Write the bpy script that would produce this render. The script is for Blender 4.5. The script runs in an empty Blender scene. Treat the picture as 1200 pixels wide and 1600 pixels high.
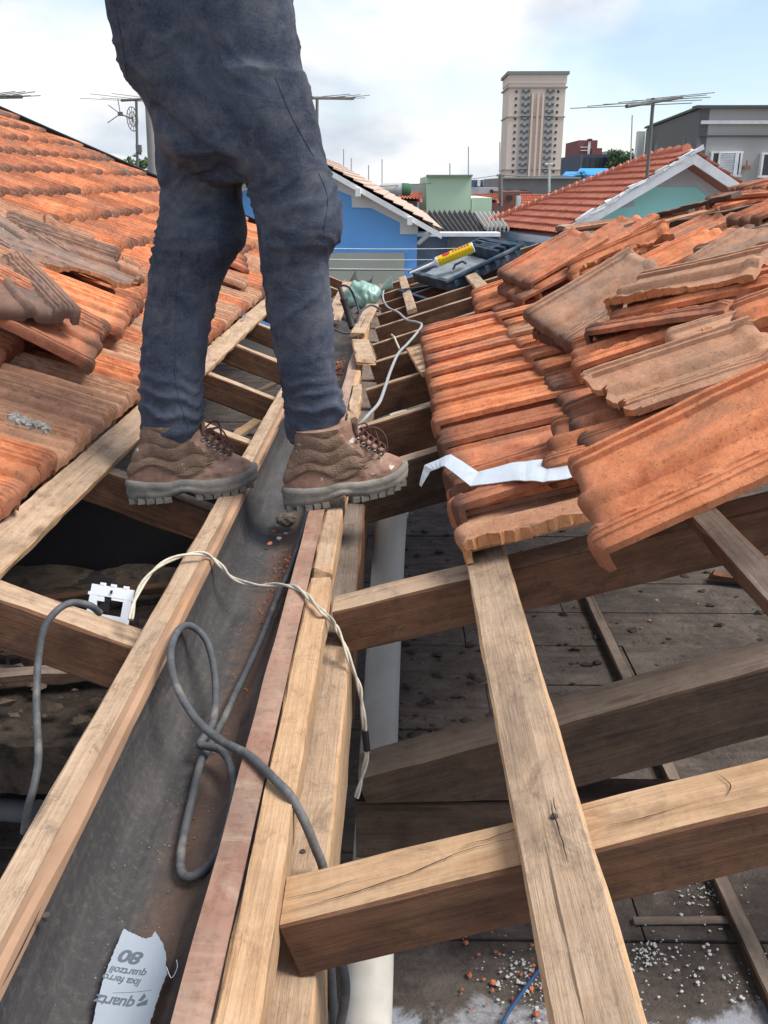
import bpy, bmesh, math, random
from mathutils import Vector, Matrix, noise
R = math.radians
random.seed(7)
V = Vector
scene = bpy.context.scene
COL = scene.collection

# ---------------------------------------------------------------- camera
F = 1400.0                      # focal length in pixels of the 1200 x 1600 photograph
PITCH = R(20.0); YAW = 0.01343
cam_d = bpy.data.cameras.new('camera'); cam = bpy.data.objects.new('camera', cam_d); COL.objects.link(cam)
cam_d.sensor_fit = 'VERTICAL'; cam_d.sensor_height = 24.0; cam_d.lens = 24.0 * F / 1600.0
cam_d.clip_start = 0.05; cam_d.clip_end = 5000
cam.location = (0, 0, 0); cam.rotation_euler = (R(90) - PITCH, 0, YAW)
scene.camera = cam
CAMR = cam.rotation_euler.to_matrix()

# ---------------------------------------------------------------- sky, sun, exposure
SUN_EL, SUN_AZ = 56.0, 98.0     # degrees; azimuth measured clockwise from +Y
world = bpy.data.worlds.new('World'); scene.world = world; world.use_nodes = True
wn = world.node_tree.nodes; wl = world.node_tree.links; wn.clear()
w_out = wn.new('ShaderNodeOutputWorld')
sky = wn.new('ShaderNodeTexSky'); sky.sky_type = 'NISHITA'; sky.sun_disc = False
sky.sun_elevation = R(SUN_EL); sky.sun_rotation = R(SUN_AZ); sky.air_density = 1.0; sky.dust_density = 0.6; sky.ozone_density = 2.5
bg1 = wn.new('ShaderNodeBackground'); bg1.inputs[1].default_value = 0.115
bg2 = wn.new('ShaderNodeBackground')
mixw = wn.new('ShaderNodeMixShader')
tc = wn.new('ShaderNodeTexCoord')
mp = wn.new('ShaderNodeMapping'); mp.inputs['Scale'].default_value = (1.0, 1.0, 2.4); mp.inputs['Location'].default_value = (3.15, 1.3, 0.42)
n1 = wn.new('ShaderNodeTexNoise'); n1.inputs['Scale'].default_value = 2.0; n1.inputs['Detail'].default_value = 8; n1.inputs['Roughness'].default_value = 0.55
n1.inputs['Distortion'].default_value = 0.25
r1 = wn.new('ShaderNodeValToRGB'); r1.color_ramp.elements[0].position = 0.42; r1.color_ramp.elements[1].position = 0.56
r1.color_ramp.elements[0].color = (0.34, 0.34, 0.34, 1); r1.color_ramp.elements[1].color = (1, 1, 1, 1)
n2 = wn.new('ShaderNodeTexNoise'); n2.inputs['Scale'].default_value = 4.2; n2.inputs['Detail'].default_value = 7
mp2 = wn.new('ShaderNodeMapping'); mp2.inputs['Scale'].default_value = (1.0, 1.0, 2.2); mp2.inputs['Location'].default_value = (7.3, 2.2, 5.1)
r2 = wn.new('ShaderNodeValToRGB'); r2.color_ramp.elements[0].position = 0.40; r2.color_ramp.elements[1].position = 0.56
r2.color_ramp.elements[0].color = (0.60, 0.67, 0.77, 1); r2.color_ramp.elements[1].color = (1.0, 1.0, 1.0, 1)
wl.new(tc.outputs['Generated'], mp.inputs[0]); wl.new(mp.outputs[0], n1.inputs[0])
wsep = wn.new('ShaderNodeSeparateXYZ'); wl.new(tc.outputs['Generated'], wsep.inputs[0])
def wmath(op, a, b):
    m = wn.new('ShaderNodeMath'); m.operation = op
    for i, v in enumerate((a, b)):
        if isinstance(v, (int, float)): m.inputs[i].default_value = v
        else: wl.new(v, m.inputs[i])
    return m.outputs[0]
side = wmath('MINIMUM', wmath('MULTIPLY', wmath('MAXIMUM', wmath('SUBTRACT', wsep.outputs[0], 0.10), 0.0), wmath('MULTIPLY', wsep.outputs[2], 7.0)), 0.20)   # the cloud thins out towards the right
wl.new(wmath('SUBTRACT', n1.outputs[0], side), r1.inputs[0])
wl.new(tc.outputs['Generated'], mp2.inputs[0]); wl.new(mp2.outputs[0], n2.inputs[0]); wl.new(n2.outputs[0], r2.inputs[0])
wl.new(r2.outputs[0], bg2.inputs[0]); bg2.inputs[1].default_value = 0.63
wl.new(sky.outputs[0], bg1.inputs[0])
wl.new(r1.outputs[0], mixw.inputs[0]); wl.new(bg1.outputs[0], mixw.inputs[1]); wl.new(bg2.outputs[0], mixw.inputs[2])
wl.new(mixw.outputs[0], w_out.inputs[0])
sun_d = bpy.data.lights.new('sun', 'SUN'); sun_d.energy = 3.1; sun_d.angle = R(28); sun_d.color = (1.0, 0.95, 0.86)
sun = bpy.data.objects.new('sun', sun_d); COL.objects.link(sun)
sd = V((math.sin(R(SUN_AZ)) * math.cos(R(SUN_EL)), math.cos(R(SUN_AZ)) * math.cos(R(SUN_EL)), math.sin(R(SUN_EL))))
sun.rotation_euler = sd.to_track_quat('Z', 'Y').to_euler(); sun.location = (0, 0, 30)
vs = scene.view_settings; vs.view_transform = 'Standard'; vs.look = 'None'; vs.gamma = 1.0; vs.exposure = 0.78; vs.use_curve_mapping = False

# ---------------------------------------------------------------- measuring the photograph: pixel -> point on a real plane
def ray(px, py):
    return (CAMR @ V(((px - 600) / F, (800 - py) / F, -1.0)))
def atz(px, py, z):
    r = ray(px, py); return r * (z / r.z)
def aty(px, py, y):
    r = ray(px, py); return r * (y / r.y)
def on_plane(px, py, p0, n):
    r = ray(px, py); return r * (p0.dot(n) / r.dot(n))
def to_px(p):
    q = CAMR.transposed() @ V(p); return (600 + F * q.x / -q.z, 800 - F * q.y / -q.z)
SR, SL = 0.32, 0.40              # roof slopes, right and left
RZ0, RX0 = -0.78, -0.136         # rafter top at the valley, right
LZ0, LX0 = -0.79, -0.445         # and left
def zr(x): return RZ0 + SR * (x - RX0)
def zl(x): return LZ0 + SL * (LX0 - x)
AR, AL = math.atan(SR), math.atan(SL)
NR = V((-math.sin(AR), 0, math.cos(AR))); NL = V((math.sin(AL), 0, math.cos(AL)))
PR0 = V((RX0, 0, RZ0)); PL0 = V((LX0, 0, LZ0))

# ---------------------------------------------------------------- naming helpers
def tag(o, label=None, cat=None, group=None, kind=None):
    if label: o['label'] = label
    if cat: o['category'] = cat
    if group: o['group'] = group
    if kind: o['kind'] = kind
    return o
def thing(name, loc, label, cat, group=None, rot=None):
    o = bpy.data.objects.new(name, None); COL.objects.link(o); o.empty_display_size = 0.1
    o.location = loc
    if rot is not None: o.rotation_euler = rot
    return tag(o, label, cat, group)
def link(name, me, parent=None, mats=None, M=None):
    o = bpy.data.objects.new(name, me); COL.objects.link(o)
    if mats:
        for m in (mats if isinstance(mats, (list, tuple)) else [mats]): me.materials.append(m)
    if parent is not None:
        o.parent = parent
        if M is not None: o.matrix_parent_inverse = Matrix.Identity(4)
    if M is not None: o.matrix_basis = M
    return o
def world_link(name, me, parent, mats, M=None):
    """mesh given in world coordinates, put under a parent Empty that only has a location"""
    if parent is not None:
        bpy_loc = parent.matrix_basis.inverted()
        me.transform(bpy_loc)
    return link(name, me, parent, mats, M)

# ---------------------------------------------------------------- mesh builder
class MB:
    def __init__(s): s.v = []; s.f = []; s.m = []; s.sm = []
    def add(s, vs, fs, mi=0, smooth=False):
        b = len(s.v); s.v += [V(q) for q in vs]
        for f in fs: s.f.append([b + i for i in f]); s.m.append(mi); s.sm.append(smooth)
    def box(s, c, sz, mi=0, M=None, jitter=0):
        hx, hy, hz = sz[0] / 2, sz[1] / 2, sz[2] / 2
        vs = [V((x, y, z)) for x in (-hx, hx) for y in (-hy, hy) for z in (-hz, hz)]
        if M is not None: vs = [M @ q for q in vs]
        vs = [q + V(c) for q in vs]
        if jitter: vs = [q + V([random.uniform(-jitter, jitter) for _ in range(3)]) for q in vs]
        s.add(vs, [(0, 1, 3, 2), (4, 6, 7, 5), (0, 4, 5, 1), (2, 3, 7, 6), (0, 2, 6, 4), (1, 5, 7, 3)], mi)
    def hexa(s, v8, mi=0):   # bottom 4 ccw, top 4 ccw
        s.add(v8, [(3, 2, 1, 0), (4, 5, 6, 7), (0, 1, 5, 4), (1, 2, 6, 5), (2, 3, 7, 6), (3, 0, 4, 7)], mi)
    def prism(s, pts, d, mi=0, side_mi=None):
        n = len(pts); a = [V(p) for p in pts]; b = [p + V(d) for p in a]
        s.add(a + b, [tuple(range(n))[::-1], tuple(range(n, 2 * n))], mi)
        s.add(a + b, [(i, (i + 1) % n, n + (i + 1) % n, n + i) for i in range(n)], mi if side_mi is None else side_mi)
    def tube(s, pts, rad, seg=8, mi=0, cap=True, smooth=True):
        pts = [V(p) for p in pts]; n = len(pts)
        rr = rad if isinstance(rad, (list, tuple)) else [rad] * n
        t0 = (pts[1] - pts[0]).normalized(); up = V((0, 0, 1)) if abs(t0.z) < .9 else V((1, 0, 0))
        nrm = t0.cross(up).normalized(); vs = []
        for i, p in enumerate(pts):
            t = (pts[min(i + 1, n - 1)] - pts[max(i - 1, 0)]).normalized()
            nrm = (nrm - t * nrm.dot(t)).normalized(); bi = t.cross(nrm)
            for k in range(seg):
                a = 2 * math.pi * k / seg; vs.append(p + (nrm * math.cos(a) + bi * math.sin(a)) * rr[i])
        fs = [(i * seg + k, i * seg + (k + 1) % seg, (i + 1) * seg + (k + 1) % seg, (i + 1) * seg + k) for i in range(n - 1) for k in range(seg)]
        s.add(vs, fs, mi, smooth)
        if cap:
            s.add(vs[:seg], [tuple(range(seg))[::-1]], mi); s.add(vs[-seg:], [tuple(range(seg))], mi)
    def loft(s, rings, mi=0, smooth=True, cap=True, closed=True):
        k = len(rings[0]); vs = [V(p) for r in rings for p in r]; e = k if closed else k - 1
        fs = [(i * k + j, i * k + (j + 1) % k, (i + 1) * k + (j + 1) % k, (i + 1) * k + j) for i in range(len(rings) - 1) for j in range(e)]
        s.add(vs, fs, mi, smooth)
        if cap: s.add(rings[0], [tuple(range(k))[::-1]], mi, smooth); s.add(rings[-1], [tuple(range(k))], mi, smooth)
    def mesh(s, name, merge=0.0, recalc=True):
        me = bpy.data.meshes.new(name); me.from_pydata([tuple(q) for q in s.v], [], s.f)
        me.polygons.foreach_set('material_index', s.m); me.polygons.foreach_set('use_smooth', s.sm)
        bm = bmesh.new(); bm.from_mesh(me)
        if merge: bmesh.ops.remove_doubles(bm, verts=bm.verts, dist=merge)
        if recalc: bmesh.ops.recalc_face_normals(bm, faces=bm.faces)
        bm.to_mesh(me); bm.free(); me.update()
        return me
    def build(s, name, mats, parent=None, merge=0.0):
        return world_link(name, s.mesh(name, merge), parent, mats)

def catmull(pts, n=8):
    pts = [V(p) for p in pts]; P = [pts[0] * 2 - pts[1]] + pts + [pts[-1] * 2 - pts[-2]]; out = []
    for i in range(1, len(P) - 2):
        a, b, c, d = P[i - 1:i + 3]
        for k in range(n):
            t = k / n
            out.append(0.5 * ((2 * b) + (c - a) * t + (2 * a - 5 * b + 4 * c - d) * t * t + (3 * b - a - 3 * c + d) * t ** 3))
    out.append(pts[-1]); return out
def interp(tab, x):
    if x <= tab[0][0]: return tab[0][1]
    for (a, b), (c, d) in zip(tab, tab[1:]):
        if x <= c: return b + (d - b) * (x - a) / (c - a)
    return tab[-1][1]

# ---------------------------------------------------------------- materials
MATS = {}
class NT:
    def __init__(s, name):
        s.m = bpy.data.materials.new(name); s.m.use_nodes = True; s.t = s.m.node_tree; s.n = s.t.nodes; s.l = s.t.links
        s.b = s.n['Principled BSDF']; MATS[name] = s.m
    def coord(s, kind='Object', scale=(1, 1, 1), rnd=True):
        c = s.n.new('ShaderNodeTexCoord'); mpn = s.n.new('ShaderNodeMapping'); mpn.inputs['Scale'].default_value = scale
        s.l.new(c.outputs[kind], mpn.inputs[0])
        if rnd:
            oi = s.n.new('ShaderNodeObjectInfo'); mu = s.n.new('ShaderNodeMath'); mu.operation = 'MULTIPLY'; mu.inputs[1].default_value = 37.0
            s.l.new(oi.outputs['Random'], mu.inputs[0]); s.l.new(mu.outputs[0], mpn.inputs['Location'])
        return mpn.outputs[0]
    def noise(s, vec, scale=5, detail=6, rough=0.55, dist=0.0):
        n = s.n.new('ShaderNodeTexNoise'); n.inputs['Scale'].default_value = scale; n.inputs['Detail'].default_value = detail
        n.inputs['Roughness'].default_value = rough; n.inputs['Distortion'].default_value = dist; s.l.new(vec, n.inputs[0]); return n.outputs[0]
    def ramp(s, fac, stops):
        r = s.n.new('ShaderNodeValToRGB'); e = r.color_ramp.elements
        while len(e) < len(stops): e.new(0.5)
        for q, (p, c) in zip(e, stops):
            q.position = p; q.color = (c[0], c[1], c[2], 1) if isinstance(c, (tuple, list)) else (c, c, c, 1)
        s.l.new(fac, r.inputs[0]); return r.outputs[0]
    def mix(s, fac, a, b, mode='MIX'):
        m = s.n.new('ShaderNodeMix'); m.data_type = 'RGBA'; m.blend_type = mode
        for sock, v in ((m.inputs[0], fac), (m.inputs[6], a), (m.inputs[7], b)):
            if isinstance(v, (int, float)): sock.default_value = v
            elif isinstance(v, (tuple, list)): sock.default_value = (v[0], v[1], v[2], 1)
            else: s.l.new(v, sock)
        return m.outputs[2]
    def math(s, op, a, b=None):
        m = s.n.new('ShaderNodeMath'); m.operation = op
        for i, v in enumerate((a, b)):
            if v is None: continue
            if isinstance(v, (int, float)): m.inputs[i].default_value = v
            else: s.l.new(v, m.inputs[i])
        return m.outputs[0]
    def rnd(s):
        return s.n.new('ShaderNodeObjectInfo').outputs['Random']
    def hsv(s, col, h=None, sat=None, val=None):
        n = s.n.new('ShaderNodeHueSaturation'); s.l.new(col, n.inputs['Color'])
        for k, v in (('Hue', h), ('Saturation', sat), ('Value', val)):
            if v is None: continue
            if isinstance(v, (int, float)): n.inputs[k].default_value = v
            else: s.l.new(v, n.inputs[k])
        return n.outputs[0]
    def out(s, col, rough=0.85, bump=None, bs=0.3, bd=0.002, metal=0.0, spec=0.3):
        if isinstance(col, (tuple, list)): s.b.inputs['Base Color'].default_value = (col[0], col[1], col[2], 1)
        else: s.l.new(col, s.b.inputs['Base Color'])
        if isinstance(rough, (int, float)): s.b.inputs['Roughness'].default_value = rough
        else: s.l.new(rough, s.b.inputs['Roughness'])
        s.b.inputs['Metallic'].default_value = metal; s.b.inputs['Specular IOR Level'].default_value = spec
        if bump is not None:
            b = s.n.new('ShaderNodeBump'); b.inputs['Strength'].default_value = bs; b.inputs['Distance'].default_value = bd
            s.l.new(bump, b.inputs['Height']); s.l.new(b.outputs[0], s.b.inputs['Normal'])
        return s.m

def wood(name, c1, c2, c3, stain=(0.05, 0.04, 0.035), stain_amt=0.5, grain=1.0):
    t = NT(name)
    g = t.coord('Object', (1.6, 46, 46)); big = t.coord('Object', (3.2, 10, 10)); fine = t.coord('Object', (45, 130, 130))
    mid = lambda p, q, f: tuple(x + (y - x) * f for x, y in zip(p, q))
    gr = t.math('ADD', t.math('MULTIPLY', t.noise(g, 1.6, 12, 0.74, 0.6), 0.5), t.math('MULTIPLY', t.noise(t.coord('Object', (5, 8, 8)), 1.7, 12, 0.74), 0.5))
    col = t.ramp(gr, [(0.36, mid(c2, c1, 1.1)), (0.5, c2), (0.64, mid(c2, c3, 1.0))])
    hair = t.ramp(t.noise(t.coord('Object', (4, 210, 210)), 1.0, 5, 0.7), [(0.40, 1.0), (0.52, 0.0)])
    col = t.mix(t.math('MULTIPLY', hair, 0.10), col, tuple(x * .6 for x in c1))
    b = t.noise(big, 1.2, 6, 0.6, 0.4)
    col = t.mix(t.math('MULTIPLY', t.ramp(b, [(0.52, 0.0), (0.74, 1.0)]), stain_amt), col, stain)
    saw = t.noise(t.coord('Object', (160, 6, 6)), 1.0, 4, 0.6)
    col = t.mix(t.math('MULTIPLY', t.ramp(saw, [(0.45, 0.0), (0.7, 1.0)]), 0.07), col, (0.05, 0.035, 0.025))
    crack = t.ramp(t.noise(t.coord('Object', (0.9, 60, 60)), 1.1, 3, 0.5, 0.3), [(0.285, 1.0), (0.315, 0.0)])
    col = t.mix(t.math('MULTIPLY', crack, 0.7), col, (0.03, 0.018, 0.01))
    kv = t.n.new('ShaderNodeTexVoronoi'); kv.inputs['Scale'].default_value = 1.0; t.l.new(t.coord('Object', (3.4, 13, 13)), kv.inputs[0])
    kn = t.ramp(t.math('ADD', kv.outputs['Distance'], t.math('MULTIPLY', t.noise(fine, 1, 3), .06)), [(0.10, 1.0), (0.20, 0.0)])
    col = t.mix(t.math('MULTIPLY', kn, 0.6), col, (0.07, 0.035, 0.02))
    gm = t.ramp(t.noise(t.coord('Object', (11, 16, 16)), 1.3, 12, 0.80, 0.5), [(0.51, 0.0), (0.62, 1.0)])
    col = t.mix(t.math('MULTIPLY', gm, 0.42), col, stain)
    sp = t.ramp(t.noise(fine, 1.0, 3, 0.6), [(0.66, 0.0), (0.76, 1.0)])
    col = t.mix(t.math('MULTIPLY', sp, 0.35), col, (0.07, 0.05, 0.04))
    h = t.math('ADD', t.math('MULTIPLY', gr, 0.8), t.math('ADD', t.math('MULTIPLY', t.noise(fine, 1.0, 5, 0.7), 0.4), t.math('MULTIPLY', hair, -0.12)))
    return t.out(col, 0.9, h, 0.85 * grain, 0.004)
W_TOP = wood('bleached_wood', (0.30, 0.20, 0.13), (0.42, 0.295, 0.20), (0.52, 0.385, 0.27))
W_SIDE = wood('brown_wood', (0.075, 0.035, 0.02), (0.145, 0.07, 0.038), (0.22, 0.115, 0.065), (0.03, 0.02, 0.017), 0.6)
W_GREY = wood('grey_dusty_wood', (0.13, 0.095, 0.075), (0.20, 0.155, 0.125), (0.28, 0.22, 0.18), (0.07, 0.055, 0.045), 0.6)
W_DARK = wood('dark_old_wood', (0.035, 0.02, 0.015), (0.075, 0.045, 0.03), (0.12, 0.075, 0.05), (0.02, 0.015, 0.012), 0.5)
W_RED = wood('reddish_wood', (0.20, 0.10, 0.075), (0.31, 0.165, 0.12), (0.38, 0.22, 0.165), (0.15, 0.12, 0.11), 0.4)
W_FRESH = wood('fresh_wood', (0.36, 0.21, 0.115), (0.48, 0.305, 0.175), (0.57, 0.39, 0.245), (0.16, 0.10, 0.06), 0.35)

def clay(name, c1, c2, dirt, dirt_amt, lich=0.0, dark=0.5, nose=0.0):
    t = NT(name)
    a = t.coord('Object', (1, 1, 1)); st = t.coord('Object', (14, 3, 14))
    base = t.ramp(t.noise(a, 9, 8, 0.68), [(0.36, tuple(x * .82 for x in c1)), (0.64, c2)])
    base = t.mix(t.math('MULTIPLY', t.ramp(t.noise(a, 26, 9, 0.75, 0.3), [(0.44, 0.0), (0.6, 1.0)]), 0.30), base, (c2[0] * 1.25, c2[1] * 1.45, c2[2] * 1.6))
    d = t.ramp(t.math('ADD', t.noise(a, 5.5, 8, 0.65, 0.5), t.math('MULTIPLY', t.math('SUBTRACT', t.rnd(), 0.5), 0.22)), [(0.62 - dirt_amt, 0.0), (0.80 - dirt_amt * 0.6, 1.0)])
    col = t.mix(t.math('MULTIPLY', d, 0.85), base, dirt)
    sp = t.ramp(t.noise(a, 75, 6, 0.75), [(0.55, 0.0), (0.68, 1.0)])
    col = t.mix(t.math('MULTIPLY', sp, 0.55), col, (0.07, 0.045, 0.035))
    mold = t.ramp(t.noise(a, 14, 6, 0.7, 0.6), [(0.62, 0.0), (0.70, 1.0)])
    col = t.mix(t.math('MULTIPLY', mold, dark), col, (0.06, 0.045, 0.04))
    if lich:
        li = t.ramp(t.noise(a, 30, 4, 0.6), [(0.64, 0.0), (0.70, 1.0)])
        col = t.mix(t.math('MULTIPLY', li, lich), col, (0.33, 0.31, 0.26))
    if nose:     # soot and lichen stain on the exposed lower end of the tile
        sep = t.n.new('ShaderNodeSeparateXYZ'); t.l.new(t.coord('Object', (1, 1, 1), False), sep.inputs[0])
        ns = t.math('ADD', t.math('MULTIPLY', t.math('SUBTRACT', 0.062, sep.outputs[1]), 14.0), t.math('MULTIPLY', t.math('SUBTRACT', t.noise(a, 18, 5, 0.6), 0.5), 1.6))
        col = t.mix(t.math('MULTIPLY', t.ramp(ns, [(0.1, 0.0), (0.75, 1.0)]), nose), col, (0.10, 0.06, 0.046))
    v = t.math('ADD', t.math('MULTIPLY', t.rnd(), 0.46), 0.74)
    col = t.hsv(col, None, None, v)
    pore = t.ramp(t.noise(a, 330, 3, 0.6), [(0.60, 0.0), (0.68, 1.0)])
    col = t.mix(t.math('MULTIPLY', pore, 0.4), col, (0.09, 0.045, 0.03))
    h = t.math('ADD', t.noise(a, 60, 9, 0.78), t.math('MULTIPLY', pore, -0.3))
    return t.out(col, 0.92, h, 0.8, 0.0035)
C_OR = clay('orange_clay', (0.52, 0.155, 0.062), (0.68, 0.25, 0.115), (0.27, 0.14, 0.085), 0.05, 0.15, 0.45, 0.55)
C_BR = clay('weathered_clay', (0.41, 0.13, 0.067), (0.54, 0.20, 0.10), (0.225, 0.125, 0.085), 0.13, 0.25, 0.6, 0.8)
C_TAN = clay('sandy_clay', (0.42, 0.195, 0.11), (0.52, 0.275, 0.165), (0.33, 0.21, 0.14), 0.16, 0.2, 0.35)
C_GREY = clay('sooty_clay', (0.28, 0.145, 0.10), (0.34, 0.19, 0.13), (0.15, 0.12, 0.105), 0.22, 0.7, 0.75, 0.5)
C_FRESH = clay('broken_clay', (0.50, 0.19, 0.08), (0.60, 0.27, 0.12), (0.36, 0.17, 0.10), -0.05, 0.0, 0.1)

def flat(name, col, rough=0.7, var=0.12, scale=6, bump=0.2, metal=0.0, spec=0.3, dirt=None, damt=0.5, dsc=3, dlo=0.5, dhi=0.7, kind='Object', bd=0.002):
    t = NT(name); a = t.coord(kind, (1, 1, 1))
    n = t.noise(a, scale, 6, 0.6)
    c = t.ramp(n, [(0.3, tuple(x * (1 - var) for x in col)), (0.7, tuple(min(1, x * (1 + var)) for x in col))])
    if dirt:
        c = t.mix(t.math('MULTIPLY', t.ramp(t.noise(a, dsc, 8, 0.65, 0.4), [(dlo, 0.0), (dhi, 1.0)]), damt), c, dirt)
    return t.out(c, rough, t.noise(a, scale * 8, 5, 0.65), bump, bd, metal, spec)
# ---------------------------------------------------------------- sawn timber
def beam_mesh(name, L, w, h, seg=None, jit=0.0012, bev=0.004, rag0=0.0, rag1=0.0, bow=0.0, taper=None, seed=None, chips=0.0):
    """timber along +X from 0 to L, its top face at z = 0; material 0 sides, 1 top, 2 ends"""
    rng = random.Random(seed if seed is not None else random.random())
    seg = seg or max(3, int(L / 0.045)); rings = []; sx = rng.uniform(0, 90)
    for i in range(seg + 1):
        t = i / seg; x = L * t
        hh = h if taper is None else interp(taper, t) * h
        b = bev
        pr = [(-w / 2 + b, 0), (w / 2 - b, 0), (w / 2, -b), (w / 2, -hh + b), (w / 2 - b, -hh), (-w / 2 + b, -hh), (-w / 2, -hh + b), (-w / 2, -b)]
        ring = []
        for k, (y, z) in enumerate(pr):
            n = noise.noise_vector(V((x * 6 + sx, k * 1.7, 0))) * jit * 1.6 + noise.noise_vector(V((x * 40 + sx, k * 9.1, 5))) * jit
            if chips and noise.noise(V((x * 14 + sx, k // 2 * 3.3, 2))) > 0.25 and k in (1, 2, 0, 7): n.z -= chips * rng.uniform(.3, 1); n.y -= math.copysign(chips * .6, y)
            xx = x
            if i == 0 and rag0: xx += rag0 * noise.noise(V((y * 90, z * 60, sx)))
            if i == seg and rag1: xx += rag1 * noise.noise(V((y * 90, z * 60, sx + 7)))
            if i not in (0, seg): xx += n.x
            ring.append(V((xx, y + n.y + bow * math.sin(math.pi * t), z + n.z)))
        rings.append(ring)
    m = MB(); k = 8
    vs = [q for r in rings for q in r]; m.v = vs
    for i in range(seg):
        for j in range(k):
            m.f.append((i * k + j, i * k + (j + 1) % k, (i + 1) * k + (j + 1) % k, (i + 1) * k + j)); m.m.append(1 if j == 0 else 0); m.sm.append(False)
    m.f.append(tuple(range(k))[::-1]); m.m.append(2); m.sm.append(False)
    m.f.append(tuple(range(seg * k, seg * k + k))); m.m.append(2); m.sm.append(False)
    return m.mesh(name)
def frame_mat(p0, p1, up=(0, 0, 1), roll=0.0):
    p0 = V(p0); p1 = V(p1); x = (p1 - p0).normalized(); y = V(up).cross(x).normalized(); z = x.cross(y)
    M = Matrix((x, y, z)).transposed().to_4x4(); M.translation = p0
    return M @ Matrix.Rotation(roll, 4, 'X')
def timber(name, p0, p1, w, h, mats, label, cat, group=None, up=(0, 0, 1), roll=0.0, **kw):
    L = (V(p1) - V(p0)).length
    me = beam_mesh(name, L, w, h, **kw)
    o = link(name, me, None, mats); o.matrix_basis = frame_mat(p0, p1, up, roll)
    return tag(o, label, cat, group)

# ---------------------------------------------------------------- setting: ground and the attic under the roof
FLZ = -1.65
def ground():
    t = NT('street_ground'); a = t.coord('Object', (1, 1, 1), False)
    c = t.ramp(t.noise(a, 0.25, 8, 0.6), [(0.35, (0.10, 0.09, 0.08)), (0.65, (0.20, 0.18, 0.15))])
    m = t.out(c, 0.95, t.noise(a, 4, 6), 0.3, 0.02)
    b = MB(); b.add([(-1500, -400, -4.6), (1500, -400, -4.6), (1500, 2600, -4.6), (-1500, 2600, -4.6)], [(0, 1, 2, 3)])
    tag(b.build('ground', m), kind='structure')
ground()
def attic_floor():
    t = NT('attic_board'); a = t.coord('Object', (1, 1, 1), False)
    g = t.coord('Object', (2.5, 22, 5), False)
    c = t.ramp(t.noise(g, 1.5, 8, 0.6, 0.5), [(0.3, (0.085, 0.065, 0.055)), (0.7, (0.155, 0.125, 0.11))])
    dust = t.ramp(t.noise(a, 7, 9, 0.72, 0.4), [(0.42, 0.0), (0.62, 1.0)])
    c = t.mix(t.math('MULTIPLY', dust, 0.65), c, (0.05, 0.04, 0.035))
    gr = t.ramp(t.noise(a, 38, 6, 0.7), [(0.55, 0.0), (0.66, 1.0)])
    c = t.mix(t.math('MULTIPLY', gr, 0.5), c, (0.03, 0.025, 0.022))
    # spilled white plaster near the front
    sep = t.n.new('ShaderNodeSeparateXYZ'); t.l.new(a, sep.inputs[0])
    near = t.math('MULTIPLY', t.math('SUBTRACT', 1.52, sep.outputs[1]), 1.6)
    pl = t.math('ADD', t.noise(a, 4.2, 8, 0.68, 0.6), t.math('MINIMUM', near, 0.47))
    c = t.mix(t.math('MULTIPLY', t.ramp(pl, [(0.62, 0.0), (0.70, 1.0)]), 0.85), c, (0.50, 0.53, 0.60))
    c = t.mix(t.ramp(t.noise(a, 11, 6, 0.6, 1.0), [(0.70, 0.0), (0.74, 0.6)]), c, (0.45, 0.43, 0.42))
    fl = t.ramp(t.math('ADD', t.noise(a, 95, 5, 0.7), t.math('MULTIPLY', t.math('MINIMUM', near, 0.3), .35)), [(0.72, 0.0), (0.75, 1.0)])
    c = t.mix(t.math('MULTIPLY', fl, 0.8), c, (0.45, 0.45, 0.45))
    gy = t.ramp(t.noise(a, 2.6, 8, 0.7, 0.8), [(0.48, 0.0), (0.62, 1.0)])
    c = t.mix(t.math('MULTIPLY', gy, 0.35), c, (0.22, 0.185, 0.16))
    m = t.out(c, 0.95, t.math('ADD', t.noise(a, 30, 8, 0.75), t.math('MULTIPLY', dust, 0.6)), 0.9, 0.012)
    b = MB(); y = 0.2; rng = random.Random(3)
    while y < 8.6:
        w = 0.285
        x = -3.4; 
        while x < 3.9:
            L = rng.uniform(1.2, 2.6); dz = rng.uniform(-.004, .004)
            n = 8
            for i in range(n):
                x0 = x + L * i / n; x1 = x + L * (i + 1) / n
            b.box((x + L / 2, y + w / 2, FLZ - .012 + dz), (L - .004, w - .007, .024))
            x += L
        y += w
    tag(b.build('attic_floor', m), kind='structure')
    d = MB(); d.box((0.2, 4.4, FLZ - .06), (7.6, 8.8, .05)); 
    tag(d.build('attic_underlay', flat('dark_underlay', (0.02, 0.018, 0.016), 0.95)), kind='structure')
attic_floor()
M_SHADE_CAPPING = flat('shade_and_capping_black', (0.012, 0.011, 0.013), 0.9, 0.3, 5, 0.3)  # unlit attic shade put into the wall's near-black colour; capping shares it
M_PLAST = flat('house_plaster', (0.42, 0.38, 0.33), 0.9, 0.1, 3, 0.3, dirt=(0.2, 0.17, 0.14), damt=0.6)
def house_shell():
    t = thing('house_wall', (0, 4.4, -4.6), 'plastered outer walls of the house under repair, below both roof slopes', 'wall')
    for (c, s) in (((-3.5, 4.4, -2.9), (.15, 8.9, 3.4)), ((4.1, 4.4, -2.5), (.15, 8.9, 4.2)), ((0.3, 8.85, -2.95), (7.45, .12, 3.3)), ((.3, -.05, -3.2), (7.45, .12, 2.8))):
        b = MB(); b.box(c, s); b.build('wall_panel', M_PLAST, t)
house_shell()
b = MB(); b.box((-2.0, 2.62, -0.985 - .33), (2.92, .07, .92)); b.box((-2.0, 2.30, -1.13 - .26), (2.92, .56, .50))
tag(b.build('shade_black_partition', M_SHADE_CAPPING), 'shade-coloured black partition wall in the attic hole at left, behind the rafter under the left-hand boot', 'partition')
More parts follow.
